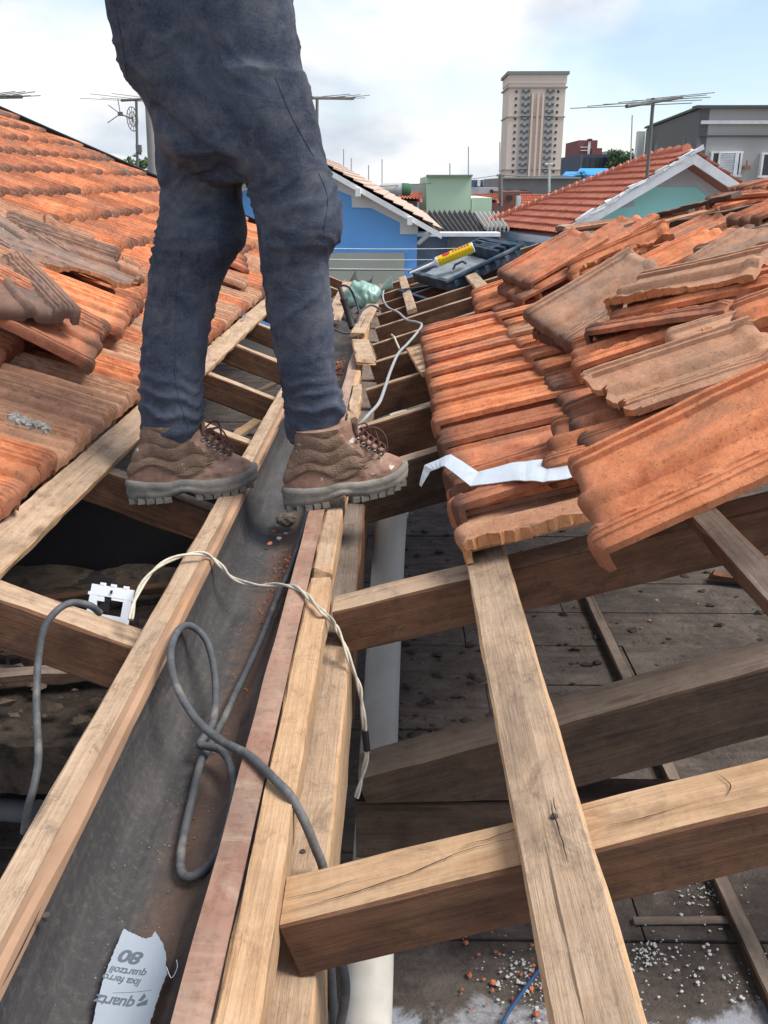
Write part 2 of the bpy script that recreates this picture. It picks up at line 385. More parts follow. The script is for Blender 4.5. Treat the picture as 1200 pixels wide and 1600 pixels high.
t_ = NT('debris_crust'); a_ = t_.coord('Object', (1, 1, 1), False)
c_ = t_.ramp(t_.noise(a_, 13, 9, 0.75, 0.6), [(0.38, (0.025, 0.019, 0.016)), (0.60, (0.105, 0.078, 0.06))])
M_DEB = t_.out(c_, 0.97, t_.noise(a_, 22, 9, 0.8), 1.0, 0.03)
def crust(name, x0, x1, y0, y1, z, amp, mat, nx=60, ny=40, seed=0, edge=True):
    b = MB(); vs = []
    for j in range(ny + 1):
        for i in range(nx + 1):
            x = x0 + (x1 - x0) * i / nx; y = y0 + (y1 - y0) * j / ny
            n = noise.fractal(V((x * 7 + seed, y * 7, 0)), 1.0, 2.1, 6) * .6 + abs(noise.noise(V((x * 22, y * 22, seed)))) * .5
            if j == 0: y += noise.noise(V((x * 20, 0, seed))) * .015
            vs.append(V((x, y, z + amp * n)))
    fs = [(j * (nx + 1) + i, j * (nx + 1) + i + 1, (j + 1) * (nx + 1) + i + 1, (j + 1) * (nx + 1) + i) for j in range(ny) for i in range(nx)]
    b.add(vs, fs); 
    base = [V((q.x, q.y - .0, z - .12)) for q in vs[:nx + 1]]
    b.add(vs[:nx + 1] + base, [(i, i + nx + 1, i + nx + 2, i + 1) for i in range(nx)])
    return b.build(name, mat)
tag(crust('dust_heap', -3.3, -.50, 2.02, 2.58, -1.13, .035, M_DEB, 90, 30, 3), kind='stuff')
tag(crust('dirty_ledge', -2.6, -.50, 1.66, 2.02, -1.16, .016, M_DEB, 70, 20, 9), 'dusty ledge of old boards and dirt under the bare rafter at left', 'ledge')

# ---------------------------------------------------------------- valley gutter between the slopes
def gutter_mats():
    t = NT('gutter_metal'); a = t.coord('Object', (9, 1.2, 9), False); f = t.coord('Object', (1, 1, 1), False)
    c = t.ramp(t.noise(a, 2.2, 8, 0.65, 0.5), [(0.34, (0.034, 0.033, 0.035)), (0.52, (0.050, 0.047, 0.048)), (0.72, (0.085, 0.077, 0.073))])
    sep = t.n.new('ShaderNodeSeparateXYZ'); t.l.new(f, sep.inputs[0])
    band = t.math('SUBTRACT', 1.0, t.math('MULTIPLY', t.math('ABSOLUTE', t.math('SUBTRACT', sep.outputs[0], 0.034)), 20))
    r = t.ramp(t.math('ADD', t.math('MULTIPLY', band, 0.42), t.math('MULTIPLY', t.noise(f, 16, 8, 0.7, 0.8), 0.9)), [(0.46, 0.0), (0.78, 1.0)])
    c = t.mix(t.math('MULTIPLY', r, 0.45), c, (0.20, 0.115, 0.078))
    d = t.ramp(t.noise(f, 80, 8, 0.78), [(0.50, 0.0), (0.66, 1.0)])
    c = t.mix(t.math('MULTIPLY', d, 0.28), c, (0.17, 0.15, 0.13))
    m1 = t.out(c, t.ramp(t.noise(f, 8, 5), [(0.3, 0.45), (0.7, 0.8)]), t.math('ADD', t.noise(f, 70, 6, 0.7), t.noise(a, 6, 4)), 0.6, 0.003, 0.0, 0.25)
    t = NT('flange_metal'); a = t.coord('Object', (9, 1.5, 9), False); f = t.coord('Object', (1, 1, 1), False)
    c = t.ramp(t.noise(a, 1.6, 8, 0.6, 0.5), [(0.35, (0.20, 0.10, 0.07)), (0.52, (0.32, 0.175, 0.125)), (0.68, (0.42, 0.28, 0.20))])
    c = t.mix(t.math('MULTIPLY', t.ramp(t.noise(f, 7, 6, 0.6, 0.5), [(0.45, 0.0), (0.62, 1.0)]), 0.6), c, (0.28, 0.20, 0.15))
    c = t.mix(t.math('MULTIPLY', t.ramp(t.noise(f, 60, 7, 0.75), [(0.50, 0.0), (0.64, 1.0)]), 0.5), c, (0.12, 0.07, 0.05))
    c = t.mix(t.math('MULTIPLY', t.ramp(t.noise(t.coord('Object', (4, 9, 4), False), 1.4, 9, 0.75, 0.8), [(0.50, 0.0), (0.66, 1.0)]), 0.6), c, (0.40, 0.31, 0.235))
    m2 = t.out(c, 0.6, t.noise(f, 50, 6), 0.25, 0.002, 0.1, 0.4)
    return m1, m2
GM, GF = gutter_mats()
M_FL = flat('worn_flange', (0.33, 0.20, 0.125), 0.7, 0.3, 5, 0.3, dirt=(0.42, 0.20, 0.09), damt=0.6, dsc=4)
def gutter():
    t = thing('valley_gutter', (-.3, 0.2, -.84), 'dark rusty metal valley gutter running between the two roof slopes', 'gutter')
    prof = [(-.386, -.742), (-.384, -.765), (-.378, -.80), (-.362, -.825), (-.335, -.840), (-.295, -.843), (-.255, -.838), (-.232, -.820), (-.218, -.79), (-.210, -.757), (-.207, -.744)]
    def sweep(pr, y0, y1, n, amp, name, mat, thick=.002):
        b = MB(); rings = []
        for i in range(n + 1):
            y = y0 + (y1 - y0) * i / n; r = []
            for k, (x, z) in enumerate(pr):
                e = 0.3 if k in (0, len(pr) - 1) else 1
                q = V((x, y, z)) + V((noise.noise(V((y * 5, k * .6, 3))), 0, noise.noise(V((y * 5, k * .6, 9))))) * amp * e
                r.append(q)
            r += [V((q.x, q.y, q.z - thick)) for q in r[::-1]]
            rings.append(r)
        b.loft(rings, 0, True, True); o = b.build(name, mat, t); o.data.set_sharp_from_angle(angle=R(30)); return o
    sweep(prof, 0.2, 8.7, 220, .005, 'trough', GM)
    sweep([(-.2095, -.748), (-.2085, -.7405), (-.198, -.7395), (-.184, -.7398), (-.1725, -.7405)], 0.2, 4.2, 260, .0032, 'flange', GF, .003)
    sweep([(-.4055, -.7345), (-.395, -.732), (-.386, -.735), (-.3845, -.748)], 0.2, 4.3, 120, .004, 'flange', M_FL, .003)
gutter()
timber('valley_board', (-.4265, .2, -.7365), (-.4265, 4.45, -.7365), .042, .06, (W_TOP, W_TOP, W_TOP), 'long pale board along the left edge of the gutter, under the left boot toe', 'board', jit=.0016, seed=3)
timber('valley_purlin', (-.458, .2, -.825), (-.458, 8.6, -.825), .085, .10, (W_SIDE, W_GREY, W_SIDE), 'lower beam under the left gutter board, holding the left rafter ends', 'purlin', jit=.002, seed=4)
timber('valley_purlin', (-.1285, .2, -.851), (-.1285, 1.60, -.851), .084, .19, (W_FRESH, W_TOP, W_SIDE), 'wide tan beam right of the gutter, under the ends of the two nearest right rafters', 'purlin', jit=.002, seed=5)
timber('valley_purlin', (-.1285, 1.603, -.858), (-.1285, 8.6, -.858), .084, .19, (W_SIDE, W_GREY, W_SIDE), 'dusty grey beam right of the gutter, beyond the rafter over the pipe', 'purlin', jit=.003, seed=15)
timber('gutter_batten', (-.150, .2, -.7445), (-.150, 1.655, -.7445), .043, .062, (W_FRESH, W_FRESH, W_TOP), 'nearest pale batten beside the reddish gutter flange, under the grey cable', 'batten', rag1=.01, jit=.0018, chips=.001, seed=6)
timber('gutter_batten', (-.151, 1.685, -.748), (-.150, 2.62, -.748), .042, .055, (W_FRESH, W_TOP, W_FRESH), 'batten with chipped edge beside the gutter, under the heel of the right boot', 'batten', rag0=.09, rag1=.05, jit=.002, chips=.012, seed=7)
timber('gutter_batten', (-.148, 2.66, -.746), (-.152, 3.55, -.746), .038, .05, (W_FRESH, W_TOP, W_FRESH), 'splintered batten beside the gutter, just beyond the boot laces', 'batten', rag0=.06, rag1=.06, jit=.004, chips=.014, seed=8)
timber('gutter_batten', (-.172, 3.5, -.742), (-.180, 6.6, -.742), .045, .04, (W_FRESH, W_FRESH, W_FRESH), 'far batten along the right edge of the gutter, near the black tool', 'batten', jit=.003, chips=.006, seed=9)

# ---------------------------------------------------------------- rafters
YR = [0.82, 1.60, 2.45, 2.99, 3.58, 4.15, 4.68, 5.25, 5.80, 6.35, 6.95, 7.55]
labs = ['nearest right rafter, thick and tan on top with two long cracks', 'right rafter crossing above the white pipe, below the nearest orange tile', 'dark right rafter just beyond the toe of the right boot', 'right rafter where the grey wire dips behind the boot laces']
for i, y in enumerate(YR):
    w = .08 if i == 0 else (.078 if i == 1 else .062 if i < 3 else .05); h = .078 if i == 0 else (.095 if i == 1 else .15 if i < 4 else .12)
    lab = labs[i] if i < 4 else '%s rafter from the camera in the row between the boot laces and blue toolbox' % ['fifth', 'sixth', 'seventh', 'eighth', 'ninth', 'tenth', 'eleventh', 'twelfth'][i - 4]
    x0 = -.122 if i else -.1278; x1 = 1.9 if i == 0 else (3.2 if y < 6 else {6.35: 1.35, 6.95: 1.05, 7.55: .45}[y])
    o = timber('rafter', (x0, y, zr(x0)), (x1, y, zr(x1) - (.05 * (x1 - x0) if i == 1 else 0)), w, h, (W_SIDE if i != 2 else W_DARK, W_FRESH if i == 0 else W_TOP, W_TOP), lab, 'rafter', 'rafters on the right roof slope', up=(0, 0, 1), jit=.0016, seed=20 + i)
YL = [1.46, 2.17, 2.80, 3.43, 4.08, 4.75, 5.4, 6.05, 6.7, 7.35, 8.0]
labs = ['near left rafter with a grey cable looped over it, beside the white plate', 'left rafter under the heel of the left-hand boot', 'left rafter just behind the laces of the left-hand boot', 'left rafter seen between the legs, above the broken sticks']
for i, y in enumerate(YL):
    lab = labs[i] if i < 4 else '%s left rafter from the camera, under the edge of the left tiles' % ['fifth', 'sixth', 'seventh', 'eighth', 'ninth', 'tenth', 'eleventh'][i - 4]
    x0 = -.447; x1 = -3.4
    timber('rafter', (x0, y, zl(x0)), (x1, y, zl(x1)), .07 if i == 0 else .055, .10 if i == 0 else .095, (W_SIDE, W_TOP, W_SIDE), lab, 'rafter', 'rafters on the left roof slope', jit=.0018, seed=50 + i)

# battens (tile laths) running along the roof
def lath(x, y0, y1, side, w, h, mats, label, dx=0.0, name='roof_lath', **kw):
    z = zr if side > 0 else zl
    n = NR if side > 0 else NL
    p0 = V((x, y0, z(x))) + n * (h + .001); p1 = V((x + dx, y1, z(x + dx))) + n * (h + .001)
    return timber(name, p0, p1, w, h, mats, label, 'lath', 'roof laths', up=n, **kw)
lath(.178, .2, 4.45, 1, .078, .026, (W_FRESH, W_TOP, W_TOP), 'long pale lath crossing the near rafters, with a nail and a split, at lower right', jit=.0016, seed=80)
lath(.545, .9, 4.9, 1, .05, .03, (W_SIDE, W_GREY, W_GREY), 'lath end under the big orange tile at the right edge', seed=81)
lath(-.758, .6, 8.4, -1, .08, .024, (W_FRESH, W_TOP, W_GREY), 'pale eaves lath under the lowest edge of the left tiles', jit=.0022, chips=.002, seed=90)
for k, x in enumerate((-1.10, -1.44, -1.78, -2.12, -2.46, -2.80, -3.14)):
    pass
# short offcuts
def offcut(a, b, w, h, mats, label, roll=0.0, up=(0, 0, 1), cat='offcut', **kw):
    return timber('wood_offcut', a, b, w, h, mats, label, cat, 'wood offcuts left on the roof', up=up, roll=roll, **kw)
def PR(px, py, h=0.0): return on_plane(px, py, PR0 + NR * h, NR)
def PL(px, py, h=0.0): return on_plane(px, py, PL0 + NL * h, NL)
offcut(PR(643, 483, .03), PR(628, 432, .03), .06, .025, (W_FRESH, W_TOP, W_TOP), 'short lath offcut across the rafters left of the blue toolbox', up=NR, seed=101)
offcut(PR(770, 466, .035), PR(735, 428, .035), .075, .025, (W_FRESH, W_TOP, W_TOP), 'short lath offcut between the blue toolbox and the orange tiles', up=NR, seed=102)
offcut(PR(670, 578, .03), PR(645, 540, .03), .07, .02, (W_FRESH, W_FRESH, W_FRESH), 'pale triangular offcut poking out beside the tile edge, next to the grey wire', up=NR, rag0=.03, rag1=.04, seed=103)
offcut(atz(558, 520, -.70), atz(582, 475, -.70), .075, .022, (W_FRESH, W_TOP, W_FRESH), 'split plank piece lying on the gutter edge beside the green bag', rag0=.03, rag1=.03, seed=104)
offcut(atz(572, 563, -.70), atz(563, 530, -.70), .085, .02, (W_FRESH, W_TOP, W_FRESH), 'stubby wood block with cut corners on the gutter edge', rag0=.02, rag1=.02, seed=105)
offcut(atz(518, 500, -.735), atz(545, 440, -.735), .10, .02, (W_FRESH, W_TOP, W_TOP), 'pale plank beyond the right leg, behind the black tool', rag1=.03, seed=106)

# ---------------------------------------------------------------- roof truss seen through the hole
def truss():
    t = thing('roof_truss', (0, 1.54, -1.17), 'heavy dark roof truss at right, a sloping beam wedged on a level one', 'truss')
    M0 = Matrix.Translation(-V((0, 1.54, -1.17)))
    def part(name, p0, p1, w, h, mats, **kw):
        me = beam_mesh(name, (V(p1) - V(p0)).length, w, h, **kw); o = link(name, me, t, mats); o.matrix_basis = M0 @ frame_mat(p0, p1); return o
    part('tie_beam', (-.078, 1.545, -1.172), (3.6, 1.545, -1.172), .09, .14, (W_DARK, W_DARK, W_DARK), seed=110, jit=.002)
    s = .34; x0 = -.072
    part('sloping_beam', (x0, 1.54, -1.114), (3.0, 1.54, -1.114 + s * (3.0 - x0)), .10, .15, (W_DARK, W_GREY, W_DARK), seed=111, jit=.002, taper=[(0, .37), (.095, 1.0), (1, 1.0)])
truss()
timber('floor_strip', (.815, .6, FLZ + .033), (.815, 4.0, FLZ + .033), .042, .03, (W_DARK, W_GREY, W_DARK), 'narrow grey strip lying along the attic boards at right', 'strip', seed=112)
timber('old_lath', atz(1112, 893, FLZ + .05), atz(1290, 915, FLZ + .05), .06, .03, (W_SIDE, W_SIDE, W_SIDE), 'splintered reddish lath piece lying on the attic boards at the right edge', 'lath', rag0=.05, jit=.006, chips=.01, seed=113)
timber('pale_strip', atz(990, 1436, FLZ + .012), atz(1150, 1434, FLZ + .012), .022, .01, (W_GREY, W_GREY, W_GREY), 'thin pale strip on the attic boards below the near right rafter', 'strip', seed=114)
# broken timber in the hole on the left
timber('old_rafter_stub', atz(-40, 1215, -1.45), atz(52, 1135, -1.40), .085, .08, (W_DARK, W_GREY, W_GREY), 'broken timber stub deep in the attic hole at the left edge', 'timber', rag1=.03, jit=.004, seed=115)
timber('old_batten', V((-1.9, 1.78, -1.12)), V((-.62, 1.93, -1.10)), .05, .03, (W_DARK, W_GREY, W_GREY), 'old dark batten lying along the dusty ledge in the left hole', 'batten', jit=.004, rag1=.04, seed=121)
timber('old_batten', V((-1.3, 2.2, -1.09)), V((-.60, 2.34, -1.07)), .035, .02, (W_DARK, W_SIDE, W_GREY), 'thin dark batten scrap behind the white mounting plate', 'batten', jit=.004, rag1=.04, seed=122)
timber('broken_stick', atz(352, 690, -1.25), atz(408, 652, -1.2), .07, .02, (W_GREY, W_FRESH, W_GREY), 'forked broken board lying deep between the left rafters, behind the boot laces', 'board', rag1=.06, jit=.003, seed=116)
timber('broken_stick', atz(372, 668, -1.3), atz(470, 690, -1.3), .10, .02, (W_GREY, W_GREY, W_GREY), 'grey board crossing under the forked broken one between the left rafters', 'board', seed=117)
timber('broken_stick', atz(395, 612, -1.2), atz(450, 588, -1.15), .035, .02, (W_GREY, W_GREY, W_GREY), 'thin grey stick in the dark between the legs', 'stick', seed=118)

# ---------------------------------------------------------------- pipe
M_PVC = flat('old_white_plastic', (0.58, 0.55, 0.49), 0.55, 0.06, 4, 0.1, dirt=(0.33, 0.29, 0.25), damt=0.7, dsc=3.5, dlo=0.42, dhi=0.7)
b = MB(); pr = [aty(x, y, Y) for (x, y, Y) in ((570, 1680, 1.215), (574, 1590, 1.325), (579, 1480, 1.45), (592, 1170, 1.98), (600, 1000, 2.29), (607, 868, 2.50), (611, 806, 2.58))]
g = (pr[0] - pr[1]).normalized(); cp = catmull([pr[0] + V((-.01, -.7, -.02))] + pr, 10); b.tube(cp, [.049] * len(cp), 28)
b.tube([cp[-1] + V((0, -.0, -.0)), cp[-1] + (cp[-1] - cp[-2]).normalized() * .10], .053, 28)
tag(b.build('drain_pipe', M_PVC), 'off white plastic drain pipe running beneath the right rafters beside the wide beam', 'pipe')
b = MB(); p = atz(612, 640, -1.25); q = atz(640, 690, -1.2)
b.tube([atz(-30, 1262, -1.55), atz(60, 1268, -1.5)], .03, 14)
tag(b.build('conduit_pipe', flat('grey_conduit', (0.12, 0.12, 0.12), 0.6)), 'dark grey pipe in the attic hole at the left edge', 'pipe')
timber('pale_post', atz(628, 690, -1.25), atz(622, 640, -1.25), .11, .03, (M_PVC, M_PVC, M_PVC), 'pale board end seen between the rafters behind the grey wire', 'board', seed=119)

# long drying cracks in the timber, as thin dark slits
M_SLIT = flat('crack_dark', (0.02, 0.012, 0.008), 0.95)
def slit(px, zf, w, parent, name='crack'):
    pts = [zf(*p) for p in px]; cp = catmull(pts, 8); b = MB(); n = len(cp); vs = []
    for i, p in enumerate(cp):
        d = (cp[min(i + 1, n - 1)] - cp[max(i - 1, 0)]).normalized(); s_ = d.cross(V((0, 0, 1))).normalized(); ww = w * math.sin(math.pi * (i + .3) / n) ** .7 * (.7 + .6 * abs(noise.noise(p * 50)))
        q = p + s_ * noise.noise(p * 60) * .002; vs += [q - s_ * ww, q + s_ * ww]
    b.add(vs, [(2 * i, 2 * i + 1, 2 * i + 3, 2 * i + 2) for i in range(n - 1)])
    me = b.mesh(name); me.transform(parent.matrix_basis.inverted()); return link(name, me, parent, M_SLIT)
rafts = {o['label'][:22]: o for o in COL.objects if o.name.startswith('rafter')}
ra = [o for o in COL.objects if o.get('label', '').startswith('nearest right rafter')][0]
lp = [o for o in COL.objects if o.get('label', '').startswith('long pale lath crossing')][0]
slit([(436, 1427), (520, 1404), (620, 1372), (720, 1332), (818, 1304)], lambda x, y: PR(x, y, .0022), .0008, ra)
slit([(440, 1405), (500, 1392), (560, 1372)], lambda x, y: PR(x, y, .0022), .0006, ra)
slit([(720, 1322), (770, 1308), (828, 1286)], lambda x, y: PR(x, y, .0022), .0007, ra)
slit([(950, 1290), (1010, 1276), (1080, 1256)], lambda x, y: PR(x, y, .0022), .0006, ra)
slit([(1115, 1204), (1140, 1225), (1135, 1245)], lambda x, y: PR(x, y, .0022), .0006, ra)
slit([(859, 1248), (866, 1276), (876, 1310), (887, 1345)], lambda x, y: PR(x, y, .0295), .0009, lp)
slit([(868, 1270), (864, 1245)], lambda x, y: PR(x, y, .0295), .0008, lp)
# ---------------------------------------------------------------- clay roof tiles
TW, TL = .268, .430; PITCHY = .232
PF = [(0, .0), (.006, .010), (.013, .010), (.017, .002), (.021, .002), (.025, .009), (.033, .009), (.037, 0), (.055, 0), (.075, 0), (.092, 0), (.104, .0), (.109, .001), (.114, .012), (.118, .016), (.125, .018), (.133, .016), (.142, .008), (.150, .001), (.165, 0), (.180, 0), (.190, .001), (.195, .003), (.200, .013), (.205, .0145), (.208, .021), (.212, .022), (.216, .0285), (.2195, .0285), (.2215, .0255), (.2265, .0255), (.2285, .0300), (.2325, .0300), (.2345, .0275), (.2405, .0275), (.2425, .0305), (.2465, .0305), (.2485, .027), (.256, .0255), (.264, .0245), (.268, .0225)]
US = [p[0] for p in PF]
def prof(x, y):
    z = interp(PF, x)
    if .196 < x < .2075: z += .002 * (math.cos(y * 2 * math.pi / .062) > .55)
    if .2135 < x < .221: z -= .0055 * (math.cos(y * 2 * math.pi / .062) < -.55)
    return z
def front_y(x):      # the lumpy front: ribs stick out a little further
    return -.010 * math.exp(-((x - .125) / .018) ** 2) - .014 * math.exp(-((x - .236) / .026) ** 2) - .006 * math.exp(-((x - .02) / .014) ** 2)
VR = [(-.0012, .040), (-.0016, .030), (-.0014, .016), (.0008, .0085), (.004, .0045), (.008, .002), (.013, .0005), (.018, 0), (.026, 0), (.038, 0)] + [(.038 + .0121 * i, 0) for i in range(1, 28)] + [(.375, 0), (.385, 0), (.398, 0), (.412, 0), (.430, 0)]
VS = [max(0, v[0]) for v in VR]
def nose_bottom(x): return interp([(0, -.016), (.02, -.020), (.05, -.029), (.09, -.030), (.108, -.028), (.116, -.010), (.132, -.010), (.142, -.028), (.19, -.030), (.215, -.027), (.222, -.006), (.238, -.006), (.244, -.026), (.268, -.028)], x)
def tile_mesh(name, mat, seed=0, cut=None, wear=1.0):
    nu, nv = len(US), len(VR); top = []; bot = []
    for j, (y, drop) in enumerate(VR):
        rt = []; rb = []
        for i, x in enumerate(US):
            z = prof(x, max(y, 0)); yy = y + front_y(x) * max(0, 1 - max(y, 0) / .07)
            warp = noise.noise(V((x * 6, y * 4, seed * 3.3))) * .004 * wear + noise.noise(V((x * 40, y * 30, seed))) * .0014 * wear
            if y < .02: warp += noise.noise(V((x * 70, seed, 3))) * .0018
            z2 = z - drop
            if j == 0: z2 = min(z2 + .006, nose_bottom(x))
            if j == 1: z2 = min(z - .020, (z - .016) * .5 + nose_bottom(x) * .5)
            if y > .385 and .03 < x < .25: z2 += .008 * math.sin((y - .385) / .045 * math.pi)
            px = x - TW / 2 - (.0055 if .1945 < x < .2015 and math.cos(y * 2 * math.pi / .062) > .55 else 0) + noise.noise(V((seed, y * 9, 1))) * .002
            rt.append(V((px, yy + noise.noise(V((x * 30, seed, 4))) * .003 * (j < 5), z2 + warp)))
            th = .0135; zb = min(z - th, z * .62 - th + .001)
            if i >= nu - 3: zb = z - .014
            if i in (0, 1): zb -= .006
            if j <= 1: rb.append(V((px, yy + .013, z2 + warp)))
            elif j <= 6: rb.append(V((px, max(yy, front_y(x) + .0125 + j * .0004), zb + warp)))
            else: rb.append(V((px, yy, zb + warp)))
        top.append(rt); bot.append(rb)
    keep = [[True] * (nu - 1) for _ in range(nv - 1)]
    if cut:
        for j in range(nv - 1):
            for i in range(nu - 1):
                x = (US[i] + US[i + 1]) / 2; y = (VS[j] + VS[j + 1]) / 2
                if cut(x, y + noise.noise(V((x * 45, y * 20, seed + 5))) * .02): keep[j][i] = False
    b = MB(); b.v = [q for r in top for q in r] + [q for r in bot for q in r]; o = nu * nv
    def idx(j, i, s): return j * nu + i + (o if s else 0)
    def K(j, i): return 0 <= j < nv - 1 and 0 <= i < nu - 1 and keep[j][i]
    for j in range(nv - 1):
        for i in range(nu - 1):
            if not keep[j][i]: continue
            b.f.append([idx(j, i, 0), idx(j, i + 1, 0), idx(j + 1, i + 1, 0), idx(j + 1, i, 0)]); b.m.append(0); b.sm.append(True)
            b.f.append([idx(j, i, 1), idx(j + 1, i, 1), idx(j + 1, i + 1, 1), idx(j, i + 1, 1)]); b.m.append(0); b.sm.append(True)
            for (dj, di, e) in ((-1, 0, ((j, i), (j, i + 1))), (1, 0, ((j + 1, i + 1), (j + 1, i))), (0, -1, ((j + 1, i), (j, i))), (0, 1, ((j, i + 1), (j + 1, i + 1)))):
                if not K(j + dj, i + di):
                    (a, c), (d, e2) = e; edge = (j + dj in (-1, nv - 1) and dj) or (i + di in (-1, nu - 1) and di)
                    b.f.append([idx(a, c, 1), idx(d, e2, 1), idx(d, e2, 0), idx(a, c, 0)]); b.m.append(0 if edge else 1); b.sm.append(False)
    if cut:       # ragged broken rim
        rng = random.Random(seed)
        nb = {}
        for f, m in zip(b.f, b.m):
            if m == 1: i1, i2 = f[0] % o, f[1] % o; nb.setdefault(i1, set()).add(i2); nb.setdefault(i2, set()).add(i1)
        for _ in range(3):
            new = {}
            for i, ns in nb.items():
                if len(ns) == 2: new[i] = b.v[i] * .4 + sum((b.v[k] for k in ns), V()) * .3
            for i, q in new.items(): d = q - b.v[i]; b.v[i] = q; b.v[i + o] += d
        rim = set()
        for f, m in zip(b.f, b.m):
            if m == 1: rim.update(i % o for i in f)
        for i in rim:
            d = V((rng.uniform(-.004, .004), rng.uniform(-.005, .005), rng.uniform(-.001, .001)))
            b.v[i] += d; b.v[i + o] += d + V((rng.uniform(-.002, .002), rng.uniform(-.003, .003), 0))
    me = b.mesh(name, 0.0, True); bm = bmesh.new(); bm.from_mesh(me)
    bmesh.ops.delete(bm, geom=[v for v in bm.verts if not v.link_faces], context='VERTS'); bm.to_mesh(me); bm.free()
    me.materials.append(mat); me.materials.append(C_FRESH)
    me.set_sharp_from_angle(angle=R(33))
    return me
C_SOOT = clay('tan_clay_with_soot', (0.34, 0.17, 0.10), (0.44, 0.24, 0.15), (0.17, 0.13, 0.11), 0.17, 0.4, 0.9, 0.7)
TILES = {}
for k, mt in (('or', C_OR), ('br', C_BR), ('tan', C_TAN), ('gr', C_GREY), ('soot', C_SOOT)):
    TILES[k] = [tile_mesh('clay_tile', mt, s) for s in (1, 2)]
CUTS = {
 'halfnear': lambda x, y: x > .185 - .1 * math.sin(y * 9),
 'corner': lambda x, y: (x * .9 + (.43 - y) * .0) > .19 and y < .12 + .3 * (x - .19),
 'front': lambda x, y: y < .09 + .5 * (x - .1) ** 1 * .5,
 'back': lambda x, y: y > .27 + .35 * (x - .1),
 'strip': lambda x, y: x < .16 + .02 * math.sin(y * 20),
 'diag': lambda x, y: x > .10 + .45 * y,
 'edge': lambda x, y: x > .205 + .02 * math.sin(y * 14),
 'small': lambda x, y: y > .17 + .3 * x or x > .2,
}
def broken(kind, cut, seed):
    key = (kind, cut, seed)
    if key not in TILES: TILES[key] = tile_mesh('broken_tile', {'or': C_OR, 'br': C_BR, 'tan': C_TAN, 'gr': C_GREY, 'soot': C_SOOT}[kind], seed, CUTS[cut])
    return TILES[key]
def roof_frame(side):
    if side > 0: y = V((math.cos(AR), 0, math.sin(AR))); z = NR.copy()
    else: y = V((-math.cos(AL), 0, math.sin(AL))); z = NL.copy()
    x = y.cross(z); return Matrix((x, y, z)).transposed()
def place_tile(me, p, side, yaw=0, pitch=0, roll=0, name='clay_tile'):
    Rm = roof_frame(side).to_4x4() @ Matrix.Rotation(R(yaw), 4, 'Z') @ Matrix.Rotation(R(pitch), 4, 'X') @ Matrix.Rotation(R(roll), 4, 'Y')
    Rm.translation = V(p); o = link(name, me); o.matrix_basis = Rm; return o
# --- tiles still laid in courses
rng = random.Random(11)
laid = []
EXR, EXL = .318, .340
right_rows = [(1.47, 4.36), (1.47, 4.5), (1.75, 4.7), (2.1, 5.0), (2.1, 5.55), (2.3, 5.75), (2.4, 5.95), (2.6, 6.0), (2.8, 6.0)]
def on_screen(p, m=60):
    q = CAMR.transposed() @ V(p)
    if q.z > -.3: return False
    x, y = to_px(p); return -m < x < 1200 + m and -m < y < 1600 + m
def course_words(k): return ['lowest', 'second', 'third', 'fourth', 'fifth', 'sixth', 'seventh', 'eighth', 'ninth', 'tenth', 'eleventh'][k]
y_off_r = 1.475 + TW / 2
for k, (ya, yb) in enumerate(right_rows):
    x = .140 + EXR * k * math.cos(AR) / .95
    j = 0
    while True:
        y = y_off_r + PITCHY * j; j += 1
        if y > yb: break
        if y < ya: continue
        laid.append((1, k, x, y))
for k in range(11):
    x = -.800 - EXL * k * math.cos(AL) / .93; j = 0
    while True:
        y = 1.36 + PITCHY * j; j += 1
        if y > 8.9 + .10 * k: break
        laid.append((-1, k, x, y))
def laid_pos(side, k, x, y, rng):
    z = zr(x) if side > 0 else zl(x); n = NR if side > 0 else NL
    return V((x, y, z)) + n * (.027 + (.034 if side > 0 else .046 if k else .036) + rng.uniform(-.002, .003)) + V((rng.uniform(-.007, .007), rng.uniform(-.005, .005), 0))
vis = []; 
for t4 in laid:
    side, k, x, y = t4
    up = V((x + side * .4, y, (zr(x + .4) if side > 0 else zl(x - .4))))
    if on_screen((x, y, zr(x) if side > 0 else zl(x)), 70) or on_screen(up, 70): vis.append(t4)
def scr_size(t4):
    side, k, x, y = t4; return math.sqrt(x * x + y * y)
vis.sort(key=scr_size)
NIND = 268
ORD = ['first', 'second', 'third', 'fourth', 'fifth', 'sixth', 'seventh', 'eighth', 'ninth', 'tenth', 'eleventh', 'twelfth', 'thirteenth', 'fourteenth', 'fifteenth', 'sixteenth', 'seventeenth', 'eighteenth', 'nineteenth']
def ordinal(n):
    if n < 19: return ORD[n]
    if n == 19: return 'twentieth'
    if n < 29: return 'twenty-' + ORD[n - 20]
    return 'thirtieth' if n == 29 else 'thirty-' + ORD[n - 30]
rank = {}
for sd_ in (1, -1):
    for k in range(11):
        for i_, t4 in enumerate(sorted([q for q in vis if q[0] == sd_ and q[1] == k], key=lambda q: q[3])): rank[t4] = i_
CW = {'or': 'orange', 'br': 'brown stained', 'tan': 'dusty tan', 'gr': 'sooty grey'}
bulk = {}
